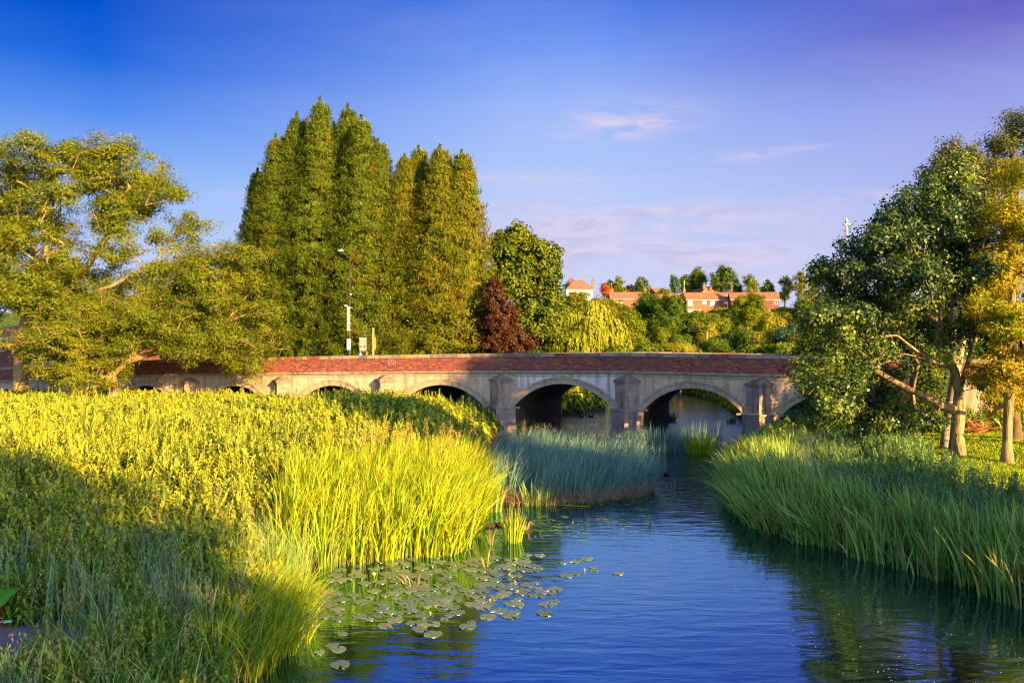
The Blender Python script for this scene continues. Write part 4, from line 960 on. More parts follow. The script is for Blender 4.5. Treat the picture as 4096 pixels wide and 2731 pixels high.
# --- near left foreground: dark nettles, willowherb, grasses
x, y = scatter(rng, -12, -3.5, 7.2, 16.5, 34); m = leftland(x, y, .2) & ((y < 11.2) | (x > -6.4) | (y > 13.0) | (rng.uniform(0, 1, len(x)) < .12)); x, y = x[m], y[m]
hh = rng.uniform(.55, .95, len(x))*np.clip(.6+.25*sdf(x, y), .5, 1)
front = (y < 11.2); hh = np.where(front, hh*.80, hh*1.12)
sel = vnoise(x, y, 1.1, 2) > -.15
stuff('foreground_nettles', plants(x[sel], y[sel], hh[sel], [nettle_template(rng, 10, .17, .12) for _ in range(4)], rng, sx=np.full(sel.sum(), .85)), M_herb, 'dark green nettles and hedge herbs in the near left corner', 'nettles')
sel = ~sel & (x < -5.3)
stuff('willowherb', plants(x[sel], y[sel], hh[sel]*1.15, [nettle_template(rng, 15, .10, .15, 3, .28) for _ in range(4)], rng, sx=np.full(sel.sum(), .9)), M_herb_grey, 'grey green willowherb plants beside the bare path', 'willowherb')
def grass(x, y, h, w, ld, lean, rng, K=5, zoff=-.05, face=None, z=None):
    z = ground(x, y) if z is None else z
    return blades(rng, np.stack([x, y, z+zoff], 1), h, w, ld, lean, K=K, face=face)
def clumped(x, y, rng, k, spread):
    """k blades round every clump centre, leaning outward"""
    n = len(x); cx_ = np.repeat(x, k); cy_ = np.repeat(y, k); a = rng.uniform(0, 6.28, n*k); r = spread*np.sqrt(rng.uniform(0, 1, n*k))
    return cx_+np.cos(a)*r, cy_+np.sin(a)*r, a
# grasses mixed through the near left bank
x, y = scatter(rng, -12, -3.6, 8, 21, 7); m = leftland(x, y, .0) & ((x > -6.6) | (rng.uniform(0, 1, len(x)) < .22)); x, y = x[m], y[m]
x, y, a = clumped(x, y, rng, 16, .22); N = len(x)
stuff('bank_grass', [grass(x, y, rng.uniform(.5, 1.15, N), rng.uniform(.010, .020, N), a, rng.uniform(.1, .75, N), rng)], M_reed2, 'long arching green grass growing through the near left bank', 'grass')
# feathery seed heads
def seedheads(x, y, h, rng, zoff=0, size=.10, n=26, mat=None):
    z = ground(x, y); N = len(x); a = rng.uniform(0, 6.28, N); ln = rng.uniform(.05, .4, N)
    st = grass(x, y, h, np.full(N, .007), a, ln, rng, K=4)
    tip = np.stack([x+np.cos(a)*ln*h, y+np.sin(a)*ln*h, z-.05+h*(1-.42*ln**2)], 1)
    t = rng.uniform(-1, 0, (N, n)); P = tip[:, None, :]+np.stack([np.cos(a)[:, None]*t*.10+rng.normal(0, .022, (N, n)), np.sin(a)[:, None]*t*.10+rng.normal(0, .022, (N, n)), t*.30+rng.normal(0, .01, (N, n))], 2)*(size/.10)
    P = P.reshape(-1, 3); return st, leafquads(rng, P, rng.normal(0, 1, P.shape), rng.uniform(.02, .045, len(P))*(size/.1), .3, 0, rng.normal(0, .4, P.shape)+np.array([0, 0, 1.0]))
x, y = scatter(rng, -13, -4, 8, 21, 5.5); m = leftland(x, y, .2) & (vnoise(x, y, .9, 4) > -.25); x, y = x[m], y[m]
a_, b_ = seedheads(x, y, rng.uniform(.9, 1.4, len(x)), rng, size=.15, n=34)
stuff('seeding_grass', [a_, b_], M_seed, 'pale tan feathery grass heads above the near left bank', 'grass')
# --- golden green reed bed on the left waterside
POLY_REED = [(-5.7, 19.3), (-4.9, 18.9), (-3.6, 19.6), (-1.2, 20.5), (-.9, 25), (-.8, 31), (-2.2, 32), (-4.2, 27), (-6.6, 23)]
def inpoly(x, y, P):
    ins = np.zeros(x.shape, bool); P = np.array(P)
    for (ax, ay), (bx, by) in zip(P, np.roll(P, -1, 0)):
        c = (ay > y) != (by > y)
        with np.errstate(divide='ignore', invalid='ignore'): ins ^= c & (x < ax+(y-ay)/(by-ay+1e-12)*(bx-ax))
    return ins
def bed(P, dens, k, spread, rng):
    P_ = np.array(P); x, y = scatter(rng, P_[:, 0].min(), P_[:, 0].max(), P_[:, 1].min(), P_[:, 1].max(), dens); m = inpoly(x, y, P); return clumped(x[m], y[m], rng, k, spread)
x, y, a = bed(POLY_REED, 30, 9, .16, rng); N = len(x)
lean_a = np.where(rng.uniform(0, 1, N) < .5, a, rng.normal(.2, .6, N))
edge = np.clip((x+2.6)/1.6, 0, 1)*(y > 20)
stuff('reed_bed', [grass(x, y, rng.uniform(.75, 1.85, N)*(1+.13*vnoise(x, y, 2.1)), rng.uniform(.022, .050, N), lean_a, np.abs(rng.normal(.20, .26, N))+edge*.22, rng, z=np.maximum(ground(x, y), -.1))], M_reed, 'thick sunlit reed bed of yellow green blades along the left water edge', 'reeds')
x, y, a = bed(POLY_REED, 4, 6, .3, rng); N = len(x)
stuff('dry_reed_litter', [grass(x, y, rng.uniform(.3, .9, N), rng.uniform(.012, .025, N), a, rng.uniform(.6, 1.6, N), rng, z=np.maximum(ground(x, y), 0))], M_rushdry, 'broken dry orange reed leaves at the foot of the reed bed', 'dead reeds')
# flowering reed plumes at the back of the bed
P2 = [(-5.5, 24), (-3.6, 23.5), (-1.6, 25.5), (-1.1, 30.5), (-2.6, 31), (-4.6, 28)]
P_ = np.array(P2); x, y = scatter(rng, -5.5, -1, 23.5, 31, 2.6); m = inpoly(x, y, P2); x, y = x[m], y[m]
a_, b_ = seedheads(x, y, rng.uniform(1.95, 2.45, len(x)), rng, size=.17, n=46)
stuff('reed_plumes', [a_, b_], M_goldseed, 'golden feathery plumes rising from the back of the reed bed', 'reed plumes')
# near left tuft spilling over the water
x, y = scatter(rng, -5.0, -3.6, 12.6, 16.2, 26); m = sdf(x, y) > -.22; x, y = x[m], y[m]
x, y, a = clumped(x, y, rng, 14, .16); N = len(x)
stuff('waterside_sedge', [grass(x, y, rng.uniform(.6, 1.25, N), rng.uniform(.012, .024, N), np.where(rng.uniform(0, 1, N) < .6, rng.normal(0, .7, N), a), rng.uniform(.25, .9, N), rng, z=np.maximum(ground(x, y), 0))], M_reed, 'bright arching sedge tuft spilling over the near left water edge', 'sedge')
x, y = scatter(rng, -5.9, -4.2, 16.0, 19.4, 20); m = (sdf(x, y) > -.5); x, y = x[m], y[m]; x, y, a = clumped(x, y, rng, 7, .14); N = len(x)
stuff('shoreline_rushes', [grass(x, y, rng.uniform(.7, 1.5, N), rng.uniform(.008, .014, N), a, rng.uniform(.1, .5, N), rng, z=np.maximum(ground(x, y), 0))], M_reed2, 'thin dark rushes and grass at the inlet between sedge and reed bed', 'rushes')
# --- blue green bulrush island in mid river
ISL = [(-1.6, 28.5), (.2, 27.2), (2.2, 27.4), (4.3, 28.4), (5.3, 29.6), (5.6, 32), (5.2, 36), (6.8, 40.5), (3.5, 42), (.8, 41), (-.6, 38), (-1.4, 33)]
x, y, a = bed(ISL, 30, 9, .16, rng); N = len(x)
keep = rng.uniform(0, 1, N) < .62+.5*vnoise(x, y, 1.1, 3); x, y, a = x[keep], y[keep], a[keep]; N = len(x)
hg = rng.uniform(.75, 1.75, N)*(1-.008*(y-27))*(1+.22*vnoise(x, y, 1.6, 2)); gust = .34+.26*vnoise(x, y, 1.4, 1)
stuff('bulrush_island', [grass(x, y, hg, rng.uniform(.011, .019, N), rng.normal(.1, .7, N), np.abs(gust+rng.normal(0, .2, N)), rng, K=5, z=np.zeros(N)-.05)], M_rush, 'blue green bulrush stand in mid river leaning in the wind', 'bulrushes')
i_ = rng.choice(N, 2600, False); tipx = x[i_]+.3*hg[i_]*.8; P = np.stack([tipx, y[i_]+rng.normal(0, .2, 2600), hg[i_]*.93], 1)
stuff('bulrush_flowers', [leafquads(rng, P+rng.normal(0, .03, P.shape), rng.normal(0, 1, P.shape), rng.uniform(.035, .08, len(P)), .5)], M_rushdry, 'small brown flower tufts on the tips of the bulrushes', 'bulrush flowers')
# tangled dead stems along its front
tg = []; x = rng.uniform(-1.3, 5.2, 1500); y = np.interp(x, [-1.3, .2, 2.2, 4.3, 5.2], [28.2, 27.0, 27.2, 28.2, 29.4])+rng.normal(0, .22, 1500)
tg.append(grass(x, y, rng.uniform(.2, .75, 1500), rng.uniform(.01, .022, 1500), rng.uniform(0, 6.28, 1500), rng.uniform(.4, 2.0, 1500), rng, z=rng.uniform(0, .12, 1500)))
stuff('dead_stem_tangle', tg, M_rushdry, 'tangle of pinkish dead stems washed up along the front of the bulrush stand', 'dead stems')
# --- separate small clumps standing in the water (each one a thing)
def clump(name, label, cx_, cy_, n, h0, h1, w_, spread, mat, seed, lean=(.05, .35), dirn=None, group='small plant clumps in the water'):
    r = np.random.default_rng(seed); a = r.uniform(0, 6.28, n); q = spread*np.sqrt(r.uniform(0, 1, n)); N = n
    ld = a if dirn is None else r.normal(dirn, .5, n)
    v, f = blades(r, np.stack([np.cos(a)*q, np.sin(a)*q, np.full(n, -.08)], 1), r.uniform(h0, h1, n), r.uniform(.7, 1.2, n)*w_, ld, r.uniform(*lean, n))
    o = mesh_np(name, v, f, mat); o.location = (cx_, cy_, 0); tag(o, label, 'water plant', group); return o
def gp(px, py):
    Y = CAMH*FPX/(py-HY); return ((px-2048)/FPX*Y, Y)
cx_, cy_ = gp(2050, 2165); clump('reed_clump', 'bright yellow green reed clump standing alone in the water beside the swimming duck', cx_, cy_, 70, .5, 1.25, .030, .26, M_reed, 1)
cx_, cy_ = gp(1960, 2040); clump('reed_clump', 'darker green reed clump between the reed bed and the bright lone clump', cx_, cy_, 90, .7, 1.35, .028, .45, M_reed2, 2)
cx_, cy_ = gp(2150, 2015); clump('reed_clump', 'low green reed clump in front of the bulrush stand', cx_, cy_, 80, .45, 1.0, .026, .6, M_reed2, 3)
cx_, cy_ = gp(1945, 2265); clump('reed_clump', 'few short yellow shoots standing among the lily pads', cx_, cy_, 7, .35, .62, .03, .07, M_reed, 4)
cx_, cy_ = gp(1960, 2178); clump('reed_clump', 'single orange brown stem with short shoots left of the lone clump', cx_, cy_, 5, .3, .6, .026, .06, M_rushdry, 5)
cx_, cy_ = gp(2605, 2095); clump('reed_clump', 'small bent sprig standing in open water at mid river', cx_, cy_, 9, .3, .62, .016, .12, M_reed, 6, (.1, .9))
cx_, cy_ = gp(2690, 1945); clump('reed_clump', 'tiny green sprig in the water right of the bulrush stand', cx_, cy_, 9, .25, .45, .018, .1, M_reed2, 7, (.1, .8))
cx_, cy_ = gp(2845, 1812); clump('reed_clump', 'sunlit yellow green reed clump by the arch on the right', cx_-.5, cy_, 420, .4, 1.15, .03, .75, M_reed, 8, (.02, .3))
cx_, cy_ = gp(2950, 1815); clump('reed_clump', 'short lit reed clump beside the pale stones near the right pier', cx_, cy_, 260, .25, .8, .03, .8, M_reed, 9, (.02, .4))
cx_, cy_ = gp(2790, 1790); clump('rush_clump', 'dark thin rush clump behind the lit reeds by the right arch', cx_+.3, cy_+.4, 420, .8, 1.7, .018, 1.1, M_rush, 10, (.02, .25))
cx_, cy_ = gp(2640, 1800); clump('rush_clump', 'dense dark rush clump joined to the right end of the bulrush stand', cx_, cy_, 900, .8, 1.5, .018, 1.5, M_rush, 11, (.05, .35))
cx_, cy_ = gp(2925, 1690); clump('reed_clump', 'small green tuft in the river seen through the right arch', cx_, cy_, 60, .3, .7, .05, .3, M_reed2, 12)
cx_, cy_ = gp(2360, 2010); clump('reed_clump', 'bent thin shoot by a floating stem in front of the bulrush stand', cx_, cy_, 4, .4, .7, .022, .05, M_reed, 13, (.3, .9))
cx_, cy_ = gp(1665, 2330); clump('reed_clump', 'orange broken stems among the lily pads below the reed bed', cx_, cy_, 16, .2, .5, .022, .3, M_rushdry, 14, (.2, 1.6))
cx_, cy_ = gp(2055, 1728); clump('pier_weed', 'bushy dark weed growing against the foot of the left river pier', cx_, cy_-.2, 260, .4, 1.0, .06, .35, M_reed2, 15, (.1, .7), None, 'weeds at the bridge piers')
cx_, cy_ = gp(2690, 1690); clump('pier_weed', 'small dark weed at the inner corner of the right arch pier', cx_+.2, cy_+1.5, 120, .4, .9, .06, .3, M_reed2, 16, (.1, .7), None, 'weeds at the bridge piers')
# flecks of foam and fallen petals drifting on the dark water by the right bank
N = 1500; x = rng.uniform(3.2, 11.5, N); y = rng.uniform(9, 22, N); m = (sdf(x, y) < -.1) & (x > 4.0+.12*(22-y)-.0) & (rng.uniform(0, 1, len(x)) < .25+.5*vnoise(x, y, 1.3)); x, y = x[m], y[m]; N = len(x)
v, f = leafquads(rng, np.stack([x, y, np.full(N, .006)], 1), np.tile(np.array([[0., 0, 1.]]), (N, 1)), rng.uniform(.015, .035, N), .7)
stuff('foam_flecks', [(v, f)], simple('foam', (.75, .78, .82, 1), .6), 'tiny pale flecks drifting on the dark water by the right bank', 'foam flecks')
# strands of water weed reaching the surface
parts = []
for (px_, py_, n_, sx_, sy_) in ((2300, 2010, 120, 1.0, .5), (2560, 2010, 160, 1.5, .7), (2640, 1960, 90, 1.0, .6), (2440, 2080, 60, .8, .4), (2100, 2090, 90, 1.0, .5), (2200, 2120, 120, .8, .5), (2800, 1650, 260, 2.6, 3.5), (2700, 1620, 200, 2.0, 3.0), (2350, 1690, 120, 1.2, 1.2)):
    Yq = CAMH*FPX/(py_-HY); Xq = (px_-2048)/FPX*Yq; x = rng.normal(Xq, sx_, n_); y = rng.normal(Yq, sy_, n_)
    parts.append(leafquads(rng, np.stack([x, y, np.full(n_, .008)], 1), np.tile(np.array([[0., 0, 1.]]), (n_, 1))+rng.normal(0, .08, (n_, 3)), rng.uniform(.12, .4, n_), .12, 0, rng.normal(0, 1, (n_, 3))*np.array([1, .3, 0])))
stuff('water_weed', parts, M_reed2, 'strands of water weed lying on the river surface', 'water weed')
# --- right bank: sedge, grasses, nettles
def rightland(x, y, dmin, dmax): d = sdf(x, y); n = (x-BR0[0])*NX+(y-BR0[1])*NY; return (d > dmin) & (d < dmax) & (x > 6) & (n < -.3) & (x < .8*y+3)
x, y = scatter(rng, 6.5, 20, 10, 46, 17); m = rightland(x, y, -.35, 2.0) & (x < 14.2); x, y = x[m], y[m]
x, y, a = clumped(x, y, rng, 9, .16); N = len(x); d = sdf(x, y)
ld = np.where(rng.uniform(0, 1, N) < .55, rng.normal(math.pi*.95, .5, N), a)
tallh = rng.uniform(.7, 1.6, N)*np.where(y > 36, .75, 1)*(1+.12*vnoise(x, y, 1.2))
stuff('sedge_bed', [grass(x, y, tallh, rng.uniform(.022, .058, N), ld, np.abs(rng.normal(.18, .24, N))+.45*np.exp(-np.maximum(d+.2, 0)*2.5)*(y > 21), rng, z=np.maximum(ground(x, y), -.1))], M_reed2, 'tall green sedge bed with bright blades along the right bank', 'sedge')
x, y = scatter(rng, 8, 22, 12, 44, 9); m = rightland(x, y, 1.5, 4.2); x, y = x[m], y[m]
x, y, a = clumped(x, y, rng, 12, .22); N = len(x)
M_paleg = leaf_mat('pale_meadow_grass', g_((.26, .44, .18), (.40, .58, .28), (.50, .64, .36), (.30, .46, .16), (.54, .50, .28)), trans=.3)
stuff('bank_grass', [grass(x, y, rng.uniform(.7, 1.15, N), rng.uniform(.010, .018, N), np.where(rng.uniform(0, 1, N) < .6, rng.normal(3.0, .6, N), a), rng.uniform(.15, .75, N), rng)], M_paleg, 'pale wind blown meadow grass behind the sedge on the right bank', 'grass')
x, y = scatter(rng, 8, 22, 12, 46, 13); m = rightland(x, y, 2.9, 6.6+0*x) & ~((y < 24) & (sdf(x, y) > 6.0)); x, y = x[m], y[m]
hh = rng.uniform(.75, 1.05, len(x))*np.where(y > 30, 1.0, 1.0)*np.clip(1.2-.06*(sdf(x, y)-3), .7, 1)
M_nettle2 = leaf_mat('shade_nettles', g_((.12, .24, .06), (.20, .33, .08), (.30, .42, .12), (.16, .28, .10)), trans=.25)
stuff('bank_nettles', plants(x, y, hh, tn, rng, sx=rng.uniform(.9, 1.1, len(x))), M_nettle2, 'grey green nettles along the top of the right bank before the lawn', 'nettles')
# rough growth below the big tree by the bridge
x, y = scatter(rng, 12.5, 30, 38, 50, 9); n = (x-BR0[0])*NX+(y-BR0[1])*NY; m = (sdf(x, y) > .5) & (n < -.3); x, y = x[m], y[m]
stuff('bridge_foot_weeds', plants(x, y, rng.uniform(.7, 1.3, len(x)), tfar, rng), M_herb, 'dark weeds under the big tree at the right end of the bridge', 'weeds')
# lawn blades
x, y = scatter(rng, 14, 30, 24, 45, 170); m = (sdf(x, y) > 5.5) & (x < .72*y); x, y = x[m], y[m]; N = len(x)
stuff('lawn_grass', [grass(x, y, rng.uniform(.05, .13, N), rng.uniform(.02, .035, N), rng.uniform(0, 6.28, N), rng.uniform(.1, .8, N), rng, K=2, zoff=-.02)], M_lawn, 'short mown grass of the lawn under the right trees', 'grass')
# banks beyond the bridge
x, y = scatter(rng, -2, 34, 58, 112, 3.4); d = sdf(x, y); n = (x-BR0[0])*NX+(y-BR0[1])*NY; m = (d > .2) & (d < 5.5) & (n > 11); x, y = x[m], y[m]
tb = [nettle_template(rng, 6, .30, .15, 5, .5) for _ in range(3)]
stuff('far_bank_growth', plants(x, y, rng.uniform(1.1, 2.0, len(x)), tb, rng, sx=rng.uniform(1.5, 2.2, len(x))), M_nettle, 'leafy growth on the river banks seen through the arches', 'bank plants')

# ================================================================ LILY PADS, FLOWERS, DUCKS, LITTER
def pad_mesh(r, n=18):
    v = [(0, 0, .004)]; 
    for i in range(n+1):
        a = .22+(2*math.pi-.44)*i/n; q = r*(1+.04*math.sin(a*3+r*40)); v.append((math.cos(a)*q*1.12, math.sin(a)*q, .004+.006*math.sin(a*5+r*30)))
    top = [(0, i, i+1) for i in range(1, n+1)]; m = len(v); v += [(x, y, z-.008) for x, y, z in v]; bot = [(m, m+i+1, m+i) for i in range(1, n+1)]
    rim = [(i, m+i, m+i+1, i+1) for i in range(1, n+1)]+[(0, m, m+1, 1), (n+1, m+n+1, m, 0)]
    return v, top+bot+rim
def pad_mat():
    m, t = new_mat('lily_pad'); oi = t.add('ShaderNodeObjectInfo'); P = t.add('ShaderNodeNewGeometry').outputs['Position']
    c = t.ramp(oi.outputs['Random'], [(0, (.09, .14, .07, 1)), (.5, (.13, .19, .10, 1)), (.9, (.19, .23, .11, 1))])
    c = t.mix(t.ramp(t.noise(P, 9, 3), [(.5, (0, 0, 0)), (.7, (.5, .5, .5))]), c, (.14, .10, .05, 1))
    b = t.add('ShaderNodeBsdfPrincipled', ins={'Base Color': c, 'Roughness': .28, 'Specular IOR Level': 1.0}); t.l.new(b.outputs[0], t.out.inputs[0]); return m
M_pad = pad_mat(); protos = []
PR = (.09, .115, .14, .165)
for i, r_ in enumerate(PR):
    v, f = pad_mesh(r_); protos.append(mesh_np('lily_pad', v, f, M_pad))
pads = []; r = np.random.default_rng(21)
fields = [(1580, 2280, 380, 55, 95), (1760, 2370, 300, 50, 80), (1560, 2440, 380, 60, 50), (1980, 2265, 180, 45, 70), (2030, 2350, 130, 50, 45), (1270, 2420, 110, 55, 40), (1330, 2600, 110, 80, 7), (2300, 2270, 180, 50, 12), (2190, 2390, 60, 40, 5), (1750, 2520, 120, 35, 8), (1900, 2400, 200, 60, 24)]
lab_near = 'round green lily pad floating in the crowded bed below the sunlit reeds'
for fx, fy, sx_, sy_, n in fields:
    for _ in range(n):
        px, py = r.normal(fx, sx_*.55), r.normal(fy, sy_*.6)
        if py < 2215 or py > 2725: continue
        X, Y = gp(px, py); rr = PR[int(r.integers(0, 4))]
        if float(sdf(np.array([X]), np.array([Y]))[0]) > -.15: continue
        if any((X-a)**2+(Y-b)**2 < ((rr+c)*.72)**2 for a, b, c in pads): continue
        pads.append((X, Y, rr))
for i, (X, Y, rr) in enumerate(pads):
    k_ = PR.index(rr); src = protos[k_]
    if not src.get('used'): o = src; src['used'] = 1
    else: o = src.copy(); COL.objects.link(o)
    o.location = (X, Y, .006+.0006*(i % 7)); o.rotation_euler = (0, 0, float(r.uniform(0, 6.28))); px = 2048+X/Y*FPX
    if px > 2180: lb = 'lily pad floating on open blue water away from the main bed'
    elif Y < 16.2: lb = 'lily pad scattered on the dark water near the left sedge tuft'
    else:
        lb = 'round green lily pad %s, %s' % ('close under the sunlit reeds' if Y > 19 else ('in the middle rows' if Y > 17.6 else 'on the outer near rows'), 'left part of the bed' if px < 1500 else ('centre of the bed' if px < 1850 else 'right part of the bed'))
    tag(o, lb, 'lily pad', 'lily pads on the river')
for o in protos:
    if 'used' in o: del o['used']
for o in list(COL.objects):
    if o.name.startswith('lily_pad') and 'used' in o: del o['used']
M_yel = simple('yellow_petals', (.75, .55, .02, 1), .5, var=.1); M_wht = simple('white_petals', (.80, .76, .74, 1), .5, var=.05)
def bloom(px, py, mat, label, cat_, s=1.0, name='water_lily_flower'):
    X, Y = gp(px, py); o = empty(name, (X, Y, .0)); tag(o, label, cat_, 'flowers on the water' if mat is M_yel else None)
    m = MB()
    for i in range(9):
        a = i*.7; c, sn = math.cos(a), math.sin(a); t = .045*s*(1 if i % 2 else .75); w = .02*s
        m.quad((c*.008, sn*.008, .05*s), (c*t*.6+sn*w, sn*t*.6-c*w, .055*s), (c*t, sn*t, .105*s), (c*t*.6-sn*w, sn*t*.6+c*w, .055*s))
    m.build('petals', mat, o); b = MB(); ellipsoid(b, (0, 0, .06*s), (.026*s, .026*s, .024*s), 8, 6); b.tube([(0, 0, -.05), (0, 0, .05*s)], .008, 5); b.build('bud', mat if mat is M_yel else M_yel, o, True)
fl = [(2338, 2281, 'yellow lily bud on the open blue water at the right of the pads'), (2038, 2300, 'yellow lily flower near the right edge of the pad bed'), (2060, 2330, 'yellow lily flower beside a pair of pads, right middle of the bed'), (2070, 2368, 'yellow lily flower on the lower right fringe of the pad bed'), (1960, 2404, 'yellow lily flower at the lowest edge of the pad bed'), (1722, 2455, 'yellow lily flower on the left part of the lower pads'), (2065, 2240, 'yellow lily flower below the lone bright reed clump')]
for px, py, lb in fl: bloom(px, py, M_yel, lb, 'flower', .6)
bloom(1498, 2306, M_wht, 'white water lily flower glowing below the reed bed', 'flower', 1.1)
bloom(1580, 2222, M_wht, 'white water lily flower at the waterline of the reeds', 'flower', 1.0)
# ducks
def duck_mat(c0, c1):
    m, t = new_mat('duck_feathers'); P = P_obj(t); n = t.noise(t.mapping(P, (18, 30, 30)), 1.6, 4, .7)
    c = t.mix(t.ramp(n, [(.42, (0, 0, 0)), (.58, (1, 1, 1))]), c0, c1); b = t.add('ShaderNodeBsdfPrincipled', ins={'Base Color': c, 'Roughness': .75, 'Specular IOR Level': .2}); t.l.new(b.outputs[0], t.out.inputs[0]); return m
M_duck = duck_mat((.10, .05, .02, 1), (.48, .26, .10, 1)); M_duckd = duck_mat((.02, .014, .01, 1), (.09, .05, .03, 1)); M_bill = simple('bill', (.60, .26, .04, 1), .5); M_eye = simple('eye', (.01, .01, .01, 1), .2)
def make_duck(px, py, rz, s, mat, label, group='ducks on the river'):
    X, Y = gp(px, py); o = empty('duck', (X, Y, 0), rz); tag(o, label, 'duck', group); m = MB()
    prof = [(-.27, .085, .012, .012), (-.235, .075, .035, .022), (-.18, .055, .072, .055), (-.10, .045, .098, .080), (0, .040, .105, .088), (.09, .045, .092, .082), (.145, .07, .068, .066), (.165, .11, .045, .05), (.170, .16, .030, .034), (.175, .20, .028, .032), (.185, .225, .034, .038), (.205, .243, .036, .038), (.232, .240, .026, .028), (.245, .236, .012, .014)]
    rings = []
    for i, (x, z, wy, wz) in enumerate(prof):
        up = .0 if i < 6 else min(1, (i-5)/2.5)*(1 if i < 10 else max(0, 1-(i-9)/2.5)); n = 12; ring = []
        for j in range(n):
            a = 2*math.pi*j/n; dy = math.cos(a)*wy; dv = math.sin(a)*wz
            ring.append((( x-dv*up)*s, dy*s, (z+dv*(1-up))*s))
        rings.append(ring)
    m.loft(rings); b = m.build('body', mat, o, True); sd = b.modifiers.new('sub', 'SUBSURF'); sd.levels = 1; sd.render_levels = 1
    bl_ = MB(); bl_.loft([[(x*s, y*w*s, (z+h*q)*s) for y, q in ((-1, 0), (-.6, 1), (.6, 1), (1, 0), (0, -.6))] for x, z, w, h in ((.238, .232, .016, .013), (.265, .226, .013, .008), (.292, .222, .015, .005), (.300, .221, .008, .003))]); bl_.build('bill', M_bill, o, True)
    w = MB()
    for sg in (-1, 1):
        w.loft([[( (x+a*.0)*s, sg*(.088*q+c*.012)*s, (.075+z+b2)*s) for a, b2, c in ((0, h, 0), (0, h*.4, 1), (0, -h*.6, .9), (0, -h, 0))] for x, z, h, q in ((.09, 0, .012, .95), (.03, .0, .045, 1.12), (-.06, .0, .050, 1.12), (-.15, .005, .032, .90), (-.24, .015, .008, .30))])
    w.build('wings', mat, o, True)
    e = MB()
    for sg in (-1, 1): ellipsoid(e, (.215*s, sg*.034*s, .250*s), (.006*s,)*3, 6, 4)
    e.build('eyes', M_eye, o, True); return o
make_duck(2093, 2116, R(-28), 1.0, M_duck, 'sunlit brown duck swimming right of the lone bright reed clump')
make_duck(1958, 2106, R(20), .72, M_duckd, 'dark duckling left of the lone bright reed clump, furthest from it')
make_duck(2000, 2102, R(-35), .72, M_duckd, 'dark duckling half hidden behind the lone bright reed clump')
make_duck(2664, 1898, R(60), .9, M_duckd, 'small dark duck swimming right of the bulrush stand')
make_duck(2364, 1667, R(10), .9, M_duckd, 'dark duck on the far water seen through the left river arch, right one')
make_duck(2326, 1668, R(160), .9, M_duckd, 'dark duck on the far water seen through the left river arch, left one')
# floating stem, twigs, stones
X, Y = gp(2300, 2026); st = MB(); st.tube([(X-.55, Y+.25, .02), (X, Y+.02, .035), (X+.5, Y-.05, .03)], [.012, .018, .010], 6); tag(st.build('floating_stem', M_reed, None, True), 'pale green broken stem floating in front of the bulrush stand', 'stem')
def rock(x, y, z, r_, seed, mat, label, group=None):
    rg_ = np.random.default_rng(seed); m = MB(); ellipsoid(m, (0, 0, 0), (r_, r_*.8, r_*.55), 9, 7); m.v = [tuple(np.array(p)*(1+rg_.normal(0, .09))) for p in m.v]; o = m.build('stone', mat, None, True); o.location = (x, y, z); tag(o, label, 'stone', group)
M_rock = simple('pale_stone', (.42, .33, .26, 1), .9, scale=9)
for i, (px, py, q) in enumerate(((2930, 1817, .16), (2945, 1822, .22), (2958, 1818, .15), (2915, 1806, .12))):
    X, Y = gp(px, py); rock(X, Y, .03, q, i, M_rock, ('second stone from the left by the right pier', 'largest pale stone by the right pier', 'rightmost pale stone by the right pier', 'leftmost small stone by the right pier')[i], 'stones at the right pier')
# bare path soil and litter in the near left corner
pm = MB(); n = 28; vv = []
cxs = [(math.cos(2*math.pi*i/n)*(2.3+.25*math.sin(i*2.1))+PATHC[0], math.sin(2*math.pi*i/n)*(1.15+.12*math.sin(i*3.3))+PATHC[1]) for i in range(n)]
rings = [[(PATHC[0]+(x-PATHC[0])*q, PATHC[1]+(y-PATHC[1])*q) for x, y in cxs] for q in (.05, .3, .55, .8, 1.0)]
V = [(x, y, float(ground(x, y))+.025) for rg_ in rings for x, y in rg_]; F = [(i*n+j, i*n+(j+1) % n, (i+1)*n+(j+1) % n, (i+1)*n+j) for i in range(4) for j in range(n)]+[tuple(range(n))[::-1]]
def path_mat():
    m, t = new_mat('trodden_path'); P = P_obj(t); n = t.noise(P, 6, 6, .7); vo = t.add('ShaderNodeTexVoronoi', ins={'Vector': P, 'Scale': 26.0})
    c = t.mix(n, (.17, .12, .13, 1), (.30, .22, .23, 1)); c = t.mix(t.math('LESS_THAN', vo.outputs['Distance'], .16), c, (.45, .38, .38, 1))
    b = t.add('ShaderNodeBsdfPrincipled', ins={'Base Color': c, 'Roughness': .95}); bm = t.add('ShaderNodeBump', ins={'Height': n, 'Distance': .05, 'Strength': .7}); t.l.new(bm.outputs[0], b.inputs['Normal']); t.l.new(b.outputs[0], t.out.inputs[0]); return m
tag(mesh_np('path', V, F, path_mat(), smooth=True), kind='structure')
def gpz(px, py, z): Y = (CAMH-z)*FPX/(py-HY); return ((px-2048)/FPX*Y, Y)
X, Y = gpz(22, 2425, 1.1); lt = empty('crisp_packet', (X, Y, float(ground(X, Y))+.06), R(15)); tag(lt, 'crumpled shiny green, pink and blue wrapper lying by the bare path', 'litter')
